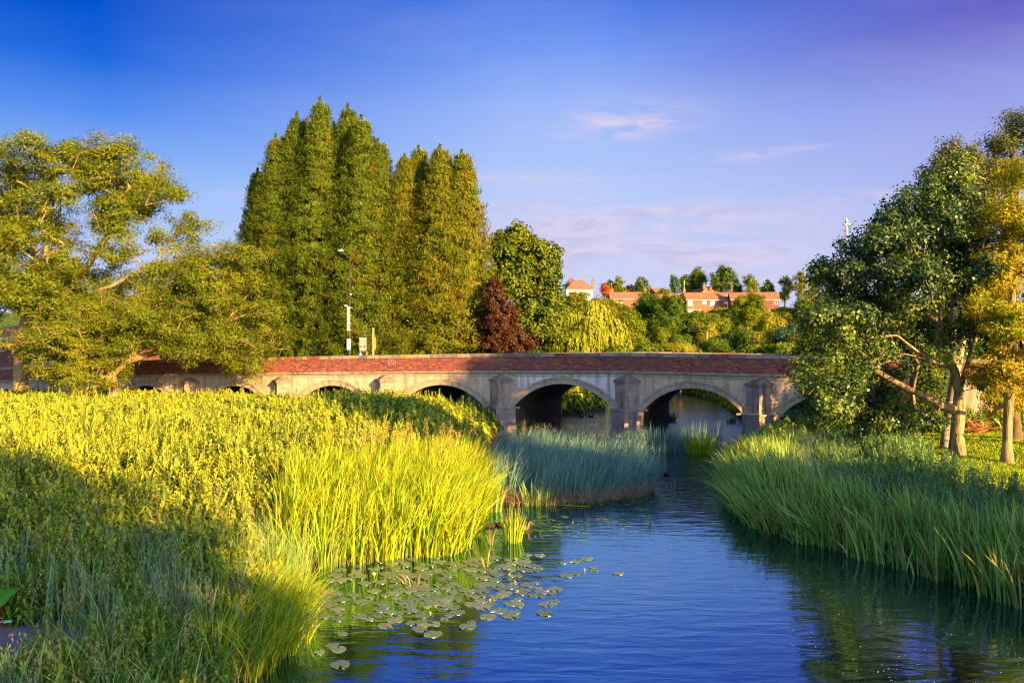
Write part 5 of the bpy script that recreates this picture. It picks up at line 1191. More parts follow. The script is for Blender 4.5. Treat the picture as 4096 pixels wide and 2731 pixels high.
def crumple(x0, x1, seed, mat):
    rg_ = np.random.default_rng(seed); m = MB(); gx_ = np.linspace(x0, x1, 4); gy_ = np.linspace(-.07, .07, 5); idx = {}
    for i, a in enumerate(gx_):
        for j, b in enumerate(gy_): idx[i, j] = len(m.v); m.v.append((a, b, .06+.03*math.cos(b*20)+rg_.normal(0, .006)))
    for i in range(3):
        for j in range(4): m.f.append((idx[i, j], idx[i+1, j], idx[i+1, j+1], idx[i, j+1]))
    o = m.build('panel', mat, lt, True); s = o.modifiers.new('solid', 'SOLIDIFY'); s.thickness = .004
crumple(-.14, -.04, 1, simple('foil_blue', (.10, .25, .60, 1), .3)); crumple(-.04, -.015, 2, simple('foil_pink', (.75, .10, .40, 1), .3)); crumple(-.015, .12, 3, simple('foil_green', (.30, .70, .25, 1), .3)); crumple(.12, .15, 4, simple('foil_dark', (.05, .08, .25, 1), .3))
# butterbur leaf, bindweed
X, Y = gpz(10, 2325, 1.5); bb = empty('butterbur_plant', (X-.15, Y, float(ground(X, Y)))); tag(bb, 'big broad heart shaped leaf at the left edge of the near bank', 'plant')
for i, (a, r_, hz_) in enumerate(((0, .24, .60), (2.2, .20, .45), (4.2, .22, .5))):
    m = MB(); n = 16; c = (math.cos(a)*.15, math.sin(a)*.15, hz_); m.v.append(c)
    for j in range(n): t = 2*math.pi*j/n; q = r_*(1+.13*math.sin(3*t+i)+.05*math.sin(7*t)); m.v.append((c[0]+math.cos(t)*q, c[1]+math.sin(t)*q*.9-.0, c[2]+.05*math.cos(2*t)-.12*math.sin(t)*(-1)-.06))
    m.f = [(0, 1+j, 1+(j+1) % n) for j in range(n)]; lf = m.build('leaf', leaf_mat('butterbur', g_((.10, .30, .02), (.13, .34, .03)), trans=.3), bb, True)
    s = MB(); s.tube([(0, 0, 0), (c[0]*.5, c[1]*.5, hz_*.5), c], .012, 5); s.build('stalk', M_herb, lf, True)
# ================================================================ TREES
B_ash = bark_mat('ash_bark', (.24, .15, .07, 1), (.52, .34, .16, 1), 5)
B_pale = bark_mat('alder_bark', (.11, .07, .035, 1), (.50, .34, .18, 1), 11, (1, 1, .14))
B_birch = bark_mat('birch_bark', (.26, .20, .15, 1), (.46, .37, .28, 1), 4, bands=True)
B_dark = bark_mat('dark_bark', (.09, .06, .04, 1), (.20, .14, .09, 1), 6)
L_ash = leaf_mat('ash_leaves', g_((0.059, 0.106, 0.0036), (0.095, 0.150, 0.0036), (0.154, 0.190, 0.0036), (0.212, 0.212, 0.0036), (0.076, 0.123, 0.0052)), patch=g_((0.177, 0.202, 0.0036), (0.247, 0.234, 0.0044), (0.129, 0.168, 0.0036)), patch_scale=.16, trans=.25)
L_cyp = leaf_mat('cypress_sprays', g_((0.043, 0.077, 0.0034), (0.068, 0.110, 0.0034), (0.105, 0.146, 0.0048), (0.135, 0.164, 0.0048), (0.081, 0.100, 0.0034)), patch=g_((0.185, 0.094, 0.0072), (0.222, 0.128, 0.0072), (0.135, 0.106, 0.0048), (0.173, 0.077, 0.0072)), patch_scale=.38, trans=.12, patch_lo=.58, patch_hi=.72)
L_cyp2 = leaf_mat('cypress_sprays_warm', g_((0.067, 0.096, 0.0034), (0.107, 0.134, 0.0034), (0.155, 0.173, 0.0038), (0.181, 0.166, 0.0048)), patch=g_((0.202, 0.121, 0.0048), (0.214, 0.154, 0.0048), (0.147, 0.128, 0.0038)), patch_scale=.30, trans=.12, patch_lo=.50, patch_hi=.66)
L_maple = leaf_mat('maple_leaves', g_((0.040, 0.084, 0.0040), (0.062, 0.112, 0.0055), (0.090, 0.146, 0.0055), (0.236, 0.225, 0.0055), (0.074, 0.124, 0.0055)), patch=g_((0.079, 0.124, 0.0055), (0.259, 0.236, 0.0055), (0.124, 0.169, 0.0055)), patch_scale=.22, trans=.25)
L_copper = leaf_mat('copper_leaves', g_((0.054, 0.017, 0.008), (0.088, 0.030, 0.010), (0.114, 0.047, 0.017), (0.040, 0.017, 0.007)), trans=.15)
L_willow = leaf_mat('willow_leaves', g_((0.216, 0.259, 0.011), (0.288, 0.317, 0.011), (0.346, 0.331, 0.014), (0.245, 0.274, 0.014)), trans=.3)
L_oak = leaf_mat('oak_leaves', g_((0.037, 0.076, 0.0054), (0.058, 0.114, 0.0066), (0.094, 0.159, 0.0084), (0.072, 0.122, 0.0066)), patch=g_((0.145, 0.206, 0.0084), (0.217, 0.258, 0.0084)), patch_scale=.2, trans=.2, patch_lo=.55, patch_hi=.68)
L_light = leaf_mat('light_leaves', g_((0.120, 0.168, 0.0045), (0.168, 0.210, 0.0060), (0.216, 0.228, 0.0060), (0.144, 0.180, 0.0060)), trans=.3)
L_olive = leaf_mat('olive_leaves', g_((0.135, 0.150, 0.0075), (0.195, 0.188, 0.0075), (0.240, 0.210, 0.0110), (0.165, 0.180, 0.0075)), trans=.25)
L_yel = leaf_mat('yellow_leaves', g_((0.255, 0.270, 0.011), (0.330, 0.315, 0.015), (0.375, 0.315, 0.015), (0.285, 0.270, 0.015)), trans=.3)
L_blue = leaf_mat('poplar_leaves', g_((.035, .10, .055), (.055, .14, .07), (.08, .19, .08), (.06, .13, .05)), patch=g_((.12, .20, .04), (.08, .16, .05)), patch_scale=.5, trans=.22, gloss=.03)
L_alder = leaf_mat('alder_leaves', g_((0.021, 0.059, 0.0152), (0.034, 0.084, 0.0167), (0.057, 0.114, 0.0167), (0.085, 0.142, 0.0167), (0.028, 0.067, 0.0167)), patch=g_((0.162, 0.228, 0.0190), (0.228, 0.285, 0.0228), (0.095, 0.152, 0.0228)), patch_scale=.42, trans=.22, gloss=.03, patch_lo=.52, patch_hi=.60)  # crown shade put into the dark base colour, sunlit clumps into the yellow green patches
L_gold = leaf_mat('golden_leaves', g_((0.352, 0.252, 0.0088), (0.440, 0.329, 0.0088), (0.493, 0.407, 0.0132), (0.299, 0.271, 0.0088), (0.387, 0.290, 0.0088)), patch=g_((0.211, 0.252, 0.0088), (0.282, 0.310, 0.0088)), patch_scale=.4, trans=.3)
L_birch = leaf_mat('birch_leaves', g_((0.064, 0.096, 0.016), (0.112, 0.136, 0.016), (0.176, 0.160, 0.024), (0.080, 0.104, 0.024)), trans=.25)
L_dark = leaf_mat('hedge_leaves', g_((.025, .05, .012), (.04, .08, .015), (.07, .11, .02)), patch=g_((.14, .19, .02), (.20, .22, .02)), patch_scale=.5, trans=.15)
L_red = leaf_mat('red_leaves', g_((.40, .08, .02), (.48, .14, .03), (.30, .06, .03)), trans=.2)
def lob(px, py, rx, ry, Y, ryy=None):
    """crown lobe seen at picture place px,py at distance Y; radii in picture px"""
    p = at(px, py, Y); a, b = rx*Y/FPX, ry*Y/FPX; return (p[0], p[1], p[2], a, ryy if ryy else (a+b)/2, b)
c_ = 1.7415
def L2(px, py, rx, ry, Y, ryy=None): return lob(px*c_, py*c_, rx*c_, ry*c_, Y, ryy)
# --- big ash on the left
Y = 57.5; bx, by = at(45*c_, 0, Y)[0], Y; bz = float(ground(bx, by)); A_ = lambda px, py, Yq=Y: at(px*c_, py*c_, Yq)
lobes = [L2(0, 790, 45, 35, Y-1, 1.5), L2(-40, 740, 50, 40, Y-1, 2), L2(95, 770, 30, 25, Y-1.5, 1.2)]+fill_lobes(np.random.default_rng(31), [(-120, 360), (0, 335), (130, 318), (200, 345), (310, 342), (400, 400), (455, 490), (450, 590), (440, 650), (400, 730), (250, 760), (150, 740), (60, 720), (-120, 720)], Y-.5, 95, 42, 66, 3.8, [(330, 560, 38), (285, 615, 26), (175, 560, 22)])
ash = make_tree('ash_tree', 'very large spreading ash with a thick pale trunk at the left edge of the photo', 'tree', (bx, by, bz),
    [[(bx, by, bz), A_(48, 850), A_(50, 780), A_(62, 735)], [A_(62, 735), A_(20, 700, Y-1), A_(-30, 670, Y-2)], [A_(62, 735), A_(95, 640), A_(110, 540), A_(125, 440)], [A_(62, 735), A_(140, 690), A_(215, 590), A_(290, 480)], [A_(95, 640), A_(60, 520), A_(10, 430)], [A_(140, 690), A_(250, 660, Y-1), A_(360, 600, Y-1)]],
    lobes, L_ash, B_ash, 11, ntarget=2200, per=95, size=.18, cluster=.80, R0=.50, aspect=.45, shell=.6, twigs=3200, wob=.2, flat=.6, rmin=.015)
# --- lower leaning ash in front of the bridge
Y2 = 53.2; bx, by = at(265*c_, 0, Y2)[0], Y2; bz = float(ground(bx, by)); A2 = lambda px, py, Yq=Y2: at(px*c_, py*c_, Yq)
lobes = [L2(250, 872, 45, 16, Y2-2.5, 1.0), L2(160, 850, 50, 22, Y2-2, 1.2), L2(100, 800, 40, 30, Y2-1, 1.5)]+fill_lobes(np.random.default_rng(32), [(110, 740), (200, 700), (330, 680), (420, 640), (470, 560), (520, 545), (560, 580), (590, 650), (640, 740), (650, 800), (620, 850), (540, 830), (430, 835), (330, 800), (290, 850), (240, 895), (120, 900), (80, 830), (70, 760)], Y2-.5, 75, 34, 54, 2.6)
make_tree('ash_tree', 'lower twisted ash leaning over the brick parapet, bare twigs hanging over the arches', 'tree', (bx, by, bz),
    [[(bx, by, bz), A2(255, 860), A2(285, 830)], [A2(285, 830), A2(340, 815), A2(400, 800), A2(462, 788)], [A2(285, 830), A2(380, 760), A2(470, 690), A2(530, 610)], [A2(255, 860), A2(190, 830), A2(130, 790)], [A2(462, 788), A2(530, 800), A2(590, 810)], [A2(462, 788), A2(520, 740), A2(570, 720)]],
    lobes, L_ash, B_ash, 12, ntarget=1600, per=100, size=.16, cluster=.66, R0=.36, aspect=.42, shell=.55, twigs=3200, wob=.26, sag=.15, flat=.65, rmin=.012)
# --- leylandii rows behind the bridge
G1 = 'row of tall leyland cypresses behind the bridge'
lay = [(1033, 700, 3.6, 20.5, 'narrow short cypress at the far left end of the dark row'), (1105, 565, 4.8, 19, 'second cypress from the left, rising in a step below the tallest'), (1190, 480, 5.2, 20, 'third cypress from the left, just left of the tallest top'),
       (1282, 422, 5.4, 19, 'tallest cypress with the broad shaggy top, behind the lamp column'), (1392, 448, 5.2, 20.5, 'second tallest cypress with a pointed top right of the tallest'), (1448, 495, 5.0, 18.5, 'cypress stepping down right of the two tallest tops'), (1515, 585, 4.3, 19, 'rightmost green cypress beside the gap in the row')]
lay += [(1150, 556, 4.6, 22.5, 'cypress filling the step behind the second and third of the dark row'), (1232, 500, 5.0, 22.5, 'cypress rising just behind and left of the tallest'), (1340, 520, 5.0, 22, 'cypress in the notch between the two tallest tops')]
for i, (px, ty, R_, n, lb) in enumerate(lay):
    x, y, s = bl(px, n); z0 = float(ground(x, y)); leylandii(lb, x, y, z0, zat(ty, y), R_, L_cyp, B_dark, 50+i, group=G1, prof=1.0 if i < 2 else .85, n=58000)
lay2 = [(1622, 645, 3.6, 19, 'leftmost of the browner cypresses right of the gap'), (1678, 612, 4.1, 20, 'brown topped cypress, second in the browner group'), (1765, 606, 4.2, 18.5, 'highest of the browner cypresses, in the middle of its group'), (1850, 628, 3.6, 18.5, 'rightmost browner cypress with yellow green flank next to the maple')]
lay2 += [(1722, 700, 4.0, 22, 'cypress set back between the second and the highest of the browner group'), (1812, 695, 3.9, 21.5, 'cypress set back next to the rightmost of the browner group')]
for i, (px, ty, R_, n, lb) in enumerate(lay2):
    x, y, s = bl(px, n); z0 = float(ground(x, y)); leylandii(lb, x, y, z0, zat(ty, y), R_, L_cyp2 if i else L_cyp2, B_dark, 60+i, group=G1, prof=.80, n=58000)
# --- maple and copper bush right of the cypresses
def generic(name, label, px, top, bot, hw, Y, leaf, bark, seed, nt=150, per=45, size=.3, cluster=.8, group=None, cat_='tree', nl=7, R0=.22, low=.22, aspect=.6, flat=.75, depth=None, shell=.5, aniso=None, lean=0, twigs=0, zb=None):
    r = np.random.default_rng(seed); x, _, z1 = at(px, top, Y); z0 = float(ground(x, Y)) if zb is None else zb; zc = min(zat(bot, Y), z1-1.0); hwm = hw*Y/FPX
    lob_ = auto_lobes(r, x, Y, zc, z1-cluster*.6, hwm, depth or hwm, nl, low)
    tr = [(x, Y, z0), (x+lean*.2, Y, z0+(zc-z0)*.5+.3), (x+lean*.6, Y, max(zc+.3*(z1-zc), z0+.8)), (x+lean, Y, zc+.72*(z1-zc))]
    return make_tree(name, label, cat_, (x, Y, z0), tr, lob_, leaf, bark, seed, nt, per, size, cluster, R0, group, aspect, flat=flat, shell=shell, aniso=aniso, twigs=twigs, k=4)
x, y, s = bl(2085, 24)
lobes = [lob(2060, 960, 75, 60, y), lob(2130, 1030, 110, 80, y), lob(2010, 1010, 60, 90, y), lob(2190, 1090, 60, 60, y), lob(2060, 1130, 120, 80, y), lob(2150, 1230, 100, 110, y), lob(2090, 1320, 130, 90, y), lob(2200, 1350, 60, 70, y), lob(2205, 1020, 40, 22, y)]
bx, by = x, y; bz = float(ground(bx, by))
make_tree('maple_tree', 'broad maple with yellow flecked leaves to the right of the cypress row', 'tree', (bx, by, bz), [(bx, by, bz), (bx, by, bz+3), at(2070, 1200, y), at(2080, 1040, y)], lobes, L_maple, B_ash, 70, ntarget=620, per=90, size=.27, cluster=.75, R0=.35, aspect=.8, outward=.8, twigs=150)
x, y, s = bl(2010, 16.5)
lobes = [lob(1975, 1180, 40, 70, y, 1.6), lob(2000, 1270, 70, 80, y, 2), lob(2050, 1370, 90, 60, y, 2), lob(1970, 1370, 60, 60, y, 2), lob(1955, 1260, 30, 90, y, 1.2)]
bz = float(ground(x, y)); make_tree('copper_beech', 'dark copper red leaved beech between the cypresses and the maple', 'tree', (x, y, bz), [(x, y, bz), at(1995, 1350, y), at(1985, 1220, y)], lobes, L_copper, B_dark, 71, ntarget=380, per=100, size=.17, cluster=.5, R0=.2, aspect=.7)
generic('maple_tree', 'smaller yellow flecked maple beside the willow, right of the broad maple', 2215, 1090, 1400, 60, 79, L_maple, B_ash, 72, 130, 45, .36, .75)
# --- weeping willow
x, Y_, z1 = at(2365, 1212, 88); weeping('golden weeping willow with hanging curtains of leaves above the parapet', x, 88, float(ground(x, 88)), z1+.1, 140*88/FPX, L_willow, B_ash, 80, n=520)
# --- wooded ground between river and houses
GM = 'trees on the wooded slope below the houses'
mid = [
 ('shrub_thicket', 'olive thicket directly above the left half of the weeping willow', 2290, 1172, 1330, 85, 112, L_olive, .34, 190, 1),
 ('shrub_thicket', 'olive brown thicket behind the right half of the willow', 2410, 1182, 1330, 85, 116, L_olive, .34, 190, 2),
 ('shrub_thicket', 'yellow olive shrubs between the maple and the white house', 2215, 1140, 1300, 70, 120, L_olive, .34, 120, 3),
 ('field_maple', 'bright green round tree between the willow and the dark oak', 2515, 1215, 1400, 75, 104, L_light, .34, 170, 4),
 ('field_maple', 'low bright green tree right beside the willow curtain', 2520, 1320, 1410, 70, 92, L_light, .3, 120, 5),
 ('oak_tree', 'large dark oak below the low terrace, centre of the wooded slope', 2660, 1160, 1400, 118, 112, L_oak, .36, 340, 6),
 ('oak_tree', 'dark oak crown in front of the left terrace, joined to the large oak', 2590, 1150, 1330, 62, 118, L_oak, .34, 130, 7),
 ('field_maple', 'green tree below the orange terrace, right of the large oak', 2800, 1232, 1400, 85, 114, L_light, .34, 180, 8),
 ('holly_tree', 'dark blue green rounded tree low in the middle of the slope', 2770, 1292, 1400, 62, 98, L_dark, .28, 130, 9),
 ('willow_tree', 'tall feathery willow standing in front of the red brick terrace', 2990, 1158, 1330, 88, 122, L_light, .42, 200, 10),
 ('field_maple', 'yellow green bush left of the feathery willow', 2880, 1262, 1400, 75, 104, L_light, .34, 150, 11),
 ('hazel_tree', 'sunlit yellow hazel below the pale pole', 2835, 1285, 1400, 48, 94, L_yel, .28, 90, 12),
 ('hazel_tree', 'yellow hazel right of the feathery willow, below the red brick windows', 3085, 1246, 1400, 70, 100, L_yel, .30, 150, 13),
 ('oak_tree', 'dark oak with bright flecks low on the slope near the right parapet', 2975, 1310, 1410, 110, 86, L_oak, .28, 260, 14),
 ('hazel_tree', 'low golden hazel in front of the dark oak on the right', 3050, 1320, 1410, 80, 84, L_yel, .26, 150, 15),
 ('oak_tree', 'blue dark tree above the right end of the parapet', 3170, 1290, 1410, 85, 82, L_blue, .26, 220, 16),
 ('oak_tree', 'dark green tree rising behind the right end of the parapet', 3225, 1175, 1400, 85, 92, L_oak, .28, 260, 17),
 ('thorn_thicket', 'orange twiggy thorn thicket just above the coping', 2720, 1362, 1412, 80, 84, L_yel, .20, 80, 18),
 ('field_maple', 'mid green tree behind the thorn thicket', 2640, 1300, 1410, 60, 96, L_light, .30, 100, 19),
 ('oak_tree', 'dark oak just right of the orange thorn thicket', 2860, 1345, 1412, 60, 84, L_oak, .26, 130, 20),
]
for nm, lb, px, tp, bt, hw, Y, lf, sz, nt, sd in mid:
    generic(nm, lb, px, tp, bt, hw, Y, lf, B_pale if nm in ('thorn_thicket', 'willow_tree') else B_dark, 200+sd, int(nt*1.5), 72, sz*.72, .72 if nt > 90 else .55, GM, 'shrub' if 'thicket' in nm else 'tree',
            aniso=(0.3, 0, -.9) if nm == 'willow_tree' else None, aspect=.35 if nm == 'willow_tree' else .65, twigs=200 if nm == 'thorn_thicket' else 0, R0=.12 if 'thicket' in nm else .22)
ru = np.random.default_rng(91)
kinds = [('oak_tree', L_oak), ('field_maple', L_light), ('shrub_thicket', L_olive), ('hazel_tree', L_yel), ('oak_tree', L_oak)]
und = [(2480, 1245, 70, 128), (2560, 1262, 60, 134), (2700, 1262, 55, 128), (2745, 1268, 60, 140), (2860, 1250, 60, 138), (2925, 1232, 60, 150), (3060, 1262, 60, 140), (3130, 1238, 60, 132), (3180, 1250, 70, 118), (2900, 1330, 60, 92), (3010, 1375, 70, 80), (3120, 1370, 80, 78), (2590, 1370, 55, 84), (2470, 1380, 50, 84), (2780, 1240, 50, 160), (2640, 1235, 50, 150), (2475, 1192, 46, 168), (2560, 1176, 46, 172), (2612, 1174, 36, 175), (2330, 1150, 30, 200), (2340, 1178, 44, 180), (2720, 1330, 60, 90), (3205, 1330, 60, 80)]
for i, (px, tp, hw, Y) in enumerate(und):
    nm, lf = kinds[int(ru.integers(0, 5))]; nb = min(mid, key=lambda m: abs(m[2]-px)+abs(m[6]-Y))
    generic(nm, ' '.join(('crown just %s the %s' % ('behind' if Y > nb[6] else 'in front of', nb[1].split(',')[0])).split()[:15]), px, tp, 1410 if Y < 100 else 1330, hw, Y, lf, B_dark, 700+i, 130, 70, .24 if Y < 100 else .30, .75, GM, 'tree' if 'thicket' not in nm else 'shrub', R0=.18)
x, Y, z = at(2828, 1325, 84); pl_ = MB(); zg = float(ground(x, 84)); pl_.tube([(x, 84, zg), (x, 84, z)], [.14, .11], 8); tag(pl_.build('wooden_pole', M_timber, None, True), 'pale bare wooden pole standing among the yellow hazels', 'pole')
# --- skyline trees behind the houses
GS = 'trees along the skyline behind the houses'
sky_t = [
 ('beech_tree', 'green tree behind the red shrub left on the skyline', 2440, 1112, 1180, 42, 286, L_oak, 60, 1), ('birch_tree', 'loose light tree right of the red shrub on the skyline', 2475, 1098, 1180, 24, 284, L_light, 40, 2),
 ('red_shrub', 'orange red leaved shrub on the skyline right of the white house', 2420, 1124, 1168, 20, 278, L_red, 26, 3), ('beech_tree', 'small round light tree above the long low roof', 2495, 1142, 1178, 20, 274, L_light, 26, 4),
 ('beech_tree', 'dark tree with forked top above the left terrace, by itself on the skyline', 2565, 1097, 1180, 42, 284, L_oak, 70, 5), ('copper_shrub', 'small dark maroon shrub at the left foot of the forked skyline tree', 2520, 1130, 1170, 14, 285, L_copper, 20, 6),
 ('birch_tree', 'bluish drooping birch at the left of the dark tree group', 2700, 1082, 1175, 22, 290, L_blue, 50, 7), ('birch_tree', 'second drooping tree of the dark group, next to the birch', 2740, 1088, 1175, 26, 292, L_oak, 50, 8),
 ('oak_tree', 'dark oak forming the body of the skyline group', 2775, 1082, 1175, 58, 296, L_blue, 110, 9), ('beech_tree', 'light topped tree standing out of the dark skyline group', 2790, 1057, 1150, 34, 292, L_oak, 70, 10),
 ('windswept_beech', 'big wind blown beech at the right of the dark skyline group', 2890, 1050, 1175, 60, 284, L_oak, 150, 11), ('beech_tree', 'lower right shoulder tree next to the wind blown beech', 2945, 1100, 1178, 30, 286, L_oak, 50, 12),
 ('birch_tree', 'open light tree right of the wind blown beech, above the red brick roof', 3005, 1092, 1180, 34, 280, L_light, 55, 13), ('beech_tree', 'compact tree over the right gable of the red brick terrace', 3072, 1112, 1182, 30, 280, L_oak, 55, 14),
 ('birch_tree', 'slim leaning tree right of the red brick terrace', 3140, 1098, 1190, 28, 276, L_light, 46, 15), ('birch_tree', 'thin see through tree nearest the big dark tree on the skyline', 3198, 1074, 1190, 30, 270, L_olive, 46, 16),
 ('beech_tree', 'tree just left of the big dark right hand tree, low on the skyline', 3250, 1110, 1200, 34, 262, L_light, 55, 17), ('oak_tree', 'low bush line below the stepped gables left of the dark group', 2655, 1148, 1178, 34, 272, L_light, 40, 18),
 ('oak_tree', 'trees behind the white house, left on the skyline', 2290, 1112, 1160, 40, 300, L_oak, 40, 19)]
for nm, lb, px, tp, bt, hw, Y, lf, nt, sd in sky_t:
    generic(nm, lb, px, tp, bt+22, hw*1.15, Y, lf, B_dark, 300+sd, int(nt*1.6), 40, .52, 1.15, GS, 'shrub' if 'shrub' in nm else 'tree', nl=6, R0=.3, low=.15, aniso=(1.0, 0, .5) if 'wind' in nm else None)
# hedge and bushes round the houses
hg = [(2300, 1160, 1210, 70, 240, 'hedge bushes in front of the white house'), (2420, 1190, 1230, 70, 235, 'hedge bushes in front of the long low roof'), (2690, 1218, 1262, 40, 235, 'garden bushes in front of the lower orange house'), (2880, 1225, 1262, 60, 236, 'garden bushes in front of the right half of the orange terrace'), (2950, 1215, 1262, 50, 230, 'garden bushes between the two terraces'), (3130, 1222, 1262, 60, 230, 'bushes at the foot of the dry grass slope'), (2780, 1246, 1275, 70, 232, 'low garden hedge below the orange terrace'), (3040, 1250, 1280, 60, 228, 'low garden hedge below the red brick terrace'), (3230, 1190, 1262, 70, 226, 'bushes right of the dry grass slope')]
for i, (px, tp, bt, hw, Y, lb) in enumerate(hg):
    generic('garden_bush', lb, px, tp, bt, hw, Y, (L_olive, L_light, L_oak)[i % 3], B_dark, 400+i, 110, 40, .45, 1.0, 'garden bushes below the houses', 'bush', nl=6, R0=.2)
# dry slope right of the houses
M_dry = leaf_mat('dry_slope_grass', g_((.46, .32, .10), (.54, .40, .14), (.40, .26, .08)), trans=.1, gloss=0)
# --- background trees seen through and under the ash
bgt = [(60, 1290, 1440, 130, 92, L_oak, 'dark tree behind the trunk of the big ash'), (330, 1230, 1430, 140, 94, L_light, 'light green tree behind the middle of the ash crown'), (620, 1150, 1430, 150, 92, L_light, 'rounded green tree behind the right side of the big ash'), (880, 1090, 1430, 120, 86, L_oak, 'green tree between the leaning ash and the cypress row'), (760, 1260, 1430, 110, 80, L_oak, 'dark bush behind the leaning ash, close to the road')]
for i, (px, tp, bt, hw, Y, lf, lb) in enumerate(bgt):
    generic('lime_tree', lb, px, tp, bt, hw, Y, lf, B_dark, 500+i, 260, 60, .28, .9, 'trees behind the ash', 'tree')

# --- right bank trees
Y = 30.7; A3 = lambda px, py, Yq=Y: at(px*c_, py*c_, Yq)
bx, by = at(2197*c_, 0, Y)[0], Y; bz = float(ground(bx, by))-.02
lobes = [L2(1905, 900, 70, 75, Y-1.2, 1.4), L2(1860, 870, 45, 50, Y-.5, 1.2), L2(1960, 820, 80, 80, Y, 1.6), L2(1920, 730, 75, 70, Y-1.3, 1.4), L2(1990, 690, 95, 75, Y+.6, 1.8), L2(1955, 625, 60, 45, Y, 1.5), L2(2040, 560, 100, 80, Y-.2, 2), L2(2110, 640, 90, 55, Y-1.3, 1.2), L2(2140, 480, 105, 75, Y, 2),
         L2(2200, 560, 90, 80, Y+.3, 2), L2(2070, 500, 45, 40, Y, 1.2), L2(2170, 400, 60, 40, Y, 1.5), L2(2010, 930, 90, 50, Y+2.2, 1.5), L2(2080, 780, 100, 110, Y+3.2, 1.2), L2(2250, 640, 60, 90, Y+.6, 1.3), L2(1878, 625, 25, 18, Y, .6), L2(2030, 1000, 110, 40, Y+3.5, 1.2)]
make_tree('alder_tree', 'big dense dark green tree with smooth pale trunk and a long limb reaching left', 'tree', (bx, by, bz),
    [[(bx, by, bz), A3(2197, 1000), A3(2202, 945)], [A3(2202, 945), A3(2160, 930), A3(2110, 903), A3(2085, 893), A3(2045, 872, Y+.3), A3(1990, 835, Y+.2), A3(1930, 800, Y)], [A3(2202, 945), A3(2203, 900), A3(2192, 850), A3(2162, 800), A3(2156, 740), A3(2165, 680, Y-.2), A3(2182, 622, Y-.3)],
     [A3(2192, 850), A3(2130, 825, Y-.7), A3(2075, 812, Y-1.1), A3(2020, 838, Y-1.2), A3(1965, 800, Y-1.2)], [A3(2130, 825, Y-.7), A3(2060, 770, Y-1.1), A3(2000, 775, Y-1.3), A3(1940, 755, Y-1.3)], [A3(2156, 740), A3(2110, 700, Y-.8), A3(2060, 670, Y-1), A3(1985, 640, Y-.8)], [A3(2182, 622, Y-.3), A3(2150, 540), A3(2120, 470), A3(2160, 400)], [A3(2203, 900), A3(2240, 780, Y+.5), A3(2235, 640, Y+.8), A3(2220, 520, Y+.6)]],
    lobes+[L2(2215, 750, 40, 50, Y-.8, .7), L2(2245, 870, 32, 36, Y-.5, .6), L2(2120, 965, 45, 20, Y-1, .6), L2(2105, 705, 40, 35, Y-1.4, .7), L2(2180, 800, 25, 30, Y-1.2, .5)]+fill_lobes(np.random.default_rng(33), [(1830, 860), (1880, 700), (1885, 625), (1945, 590), (2020, 515), (2085, 425), (2150, 350), (2230, 400), (2270, 560), (2270, 700), (2200, 640), (2060, 640), (1990, 740), (1980, 860), (1960, 960), (1850, 950)], Y, 34, 28, 50, 2.0), L_alder, B_pale, 21, ntarget=950, per=105, size=.125, cluster=.50, R0=.25, rtip=.009, aspect=.72, shell=.6, wob=.22, twigs=700, pen=.3)
# birch pair behind
Yb = 32.6; A4 = lambda px, py, Yq=Yb: at(px*c_, py*c_, Yq); bx, by = at(2173*c_, 0, Yb)[0], Yb; bz = float(ground(bx, by))-.02
lobes = [L2(2195, 345, 40, 25, Yb, .8), L2(2160, 385, 40, 30, Yb, .8), L2(2215, 420, 45, 45, Yb, 1), L2(2265, 470, 55, 60, Yb, 1.2), L2(2240, 360, 30, 30, Yb, .8)]
make_tree('birch_tree', 'white barked birch directly behind the pale trunk, with two slim stems and a feathery top', 'tree', (bx, by, bz),
    [[(bx, by, bz), A4(2176, 990), A4(2182, 930), A4(2195, 860)], [A4(2195, 860), A4(2188, 780), A4(2192, 700), A4(2200, 600), A4(2195, 480), A4(2190, 350)], [A4(2195, 860), A4(2212, 780), A4(2222, 690), A4(2245, 580), A4(2262, 470)]],
    lobes, L_birch, B_birch, 22, ntarget=150, per=80, size=.11, cluster=.5, R0=.19, aspect=.5, aniso=(.9, 0, -.2), wob=.15, rtip=.02)
Yc = 34.5; A5 = lambda px, py, Yq=Yc: at(px*c_, py*c_, Yq); bx, by = at(2330*c_, 0, Yc)[0], Yc; bz = float(ground(bx, by))
lobes = [L2(2345, 285, 45, 35, Yc, .9), L2(2300, 335, 55, 30, Yc, 1), L2(2330, 400, 60, 50, Yc, 1.2), L2(2275, 395, 40, 35, Yc, 1), L2(2390, 330, 40, 60, Yc, 1.2)]
make_tree('birch_tree', 'tallest feathery birch at the right edge, its wind blown top above the golden tree', 'tree', (bx, by, bz), [(bx, by, bz), A5(2325, 800), A5(2320, 550), A5(2330, 330)], lobes, L_birch, B_dark, 23, ntarget=190, per=85, size=.11, cluster=.55, R0=.24, aspect=.5, aniso=(.9, 0, .1), rtip=.02)
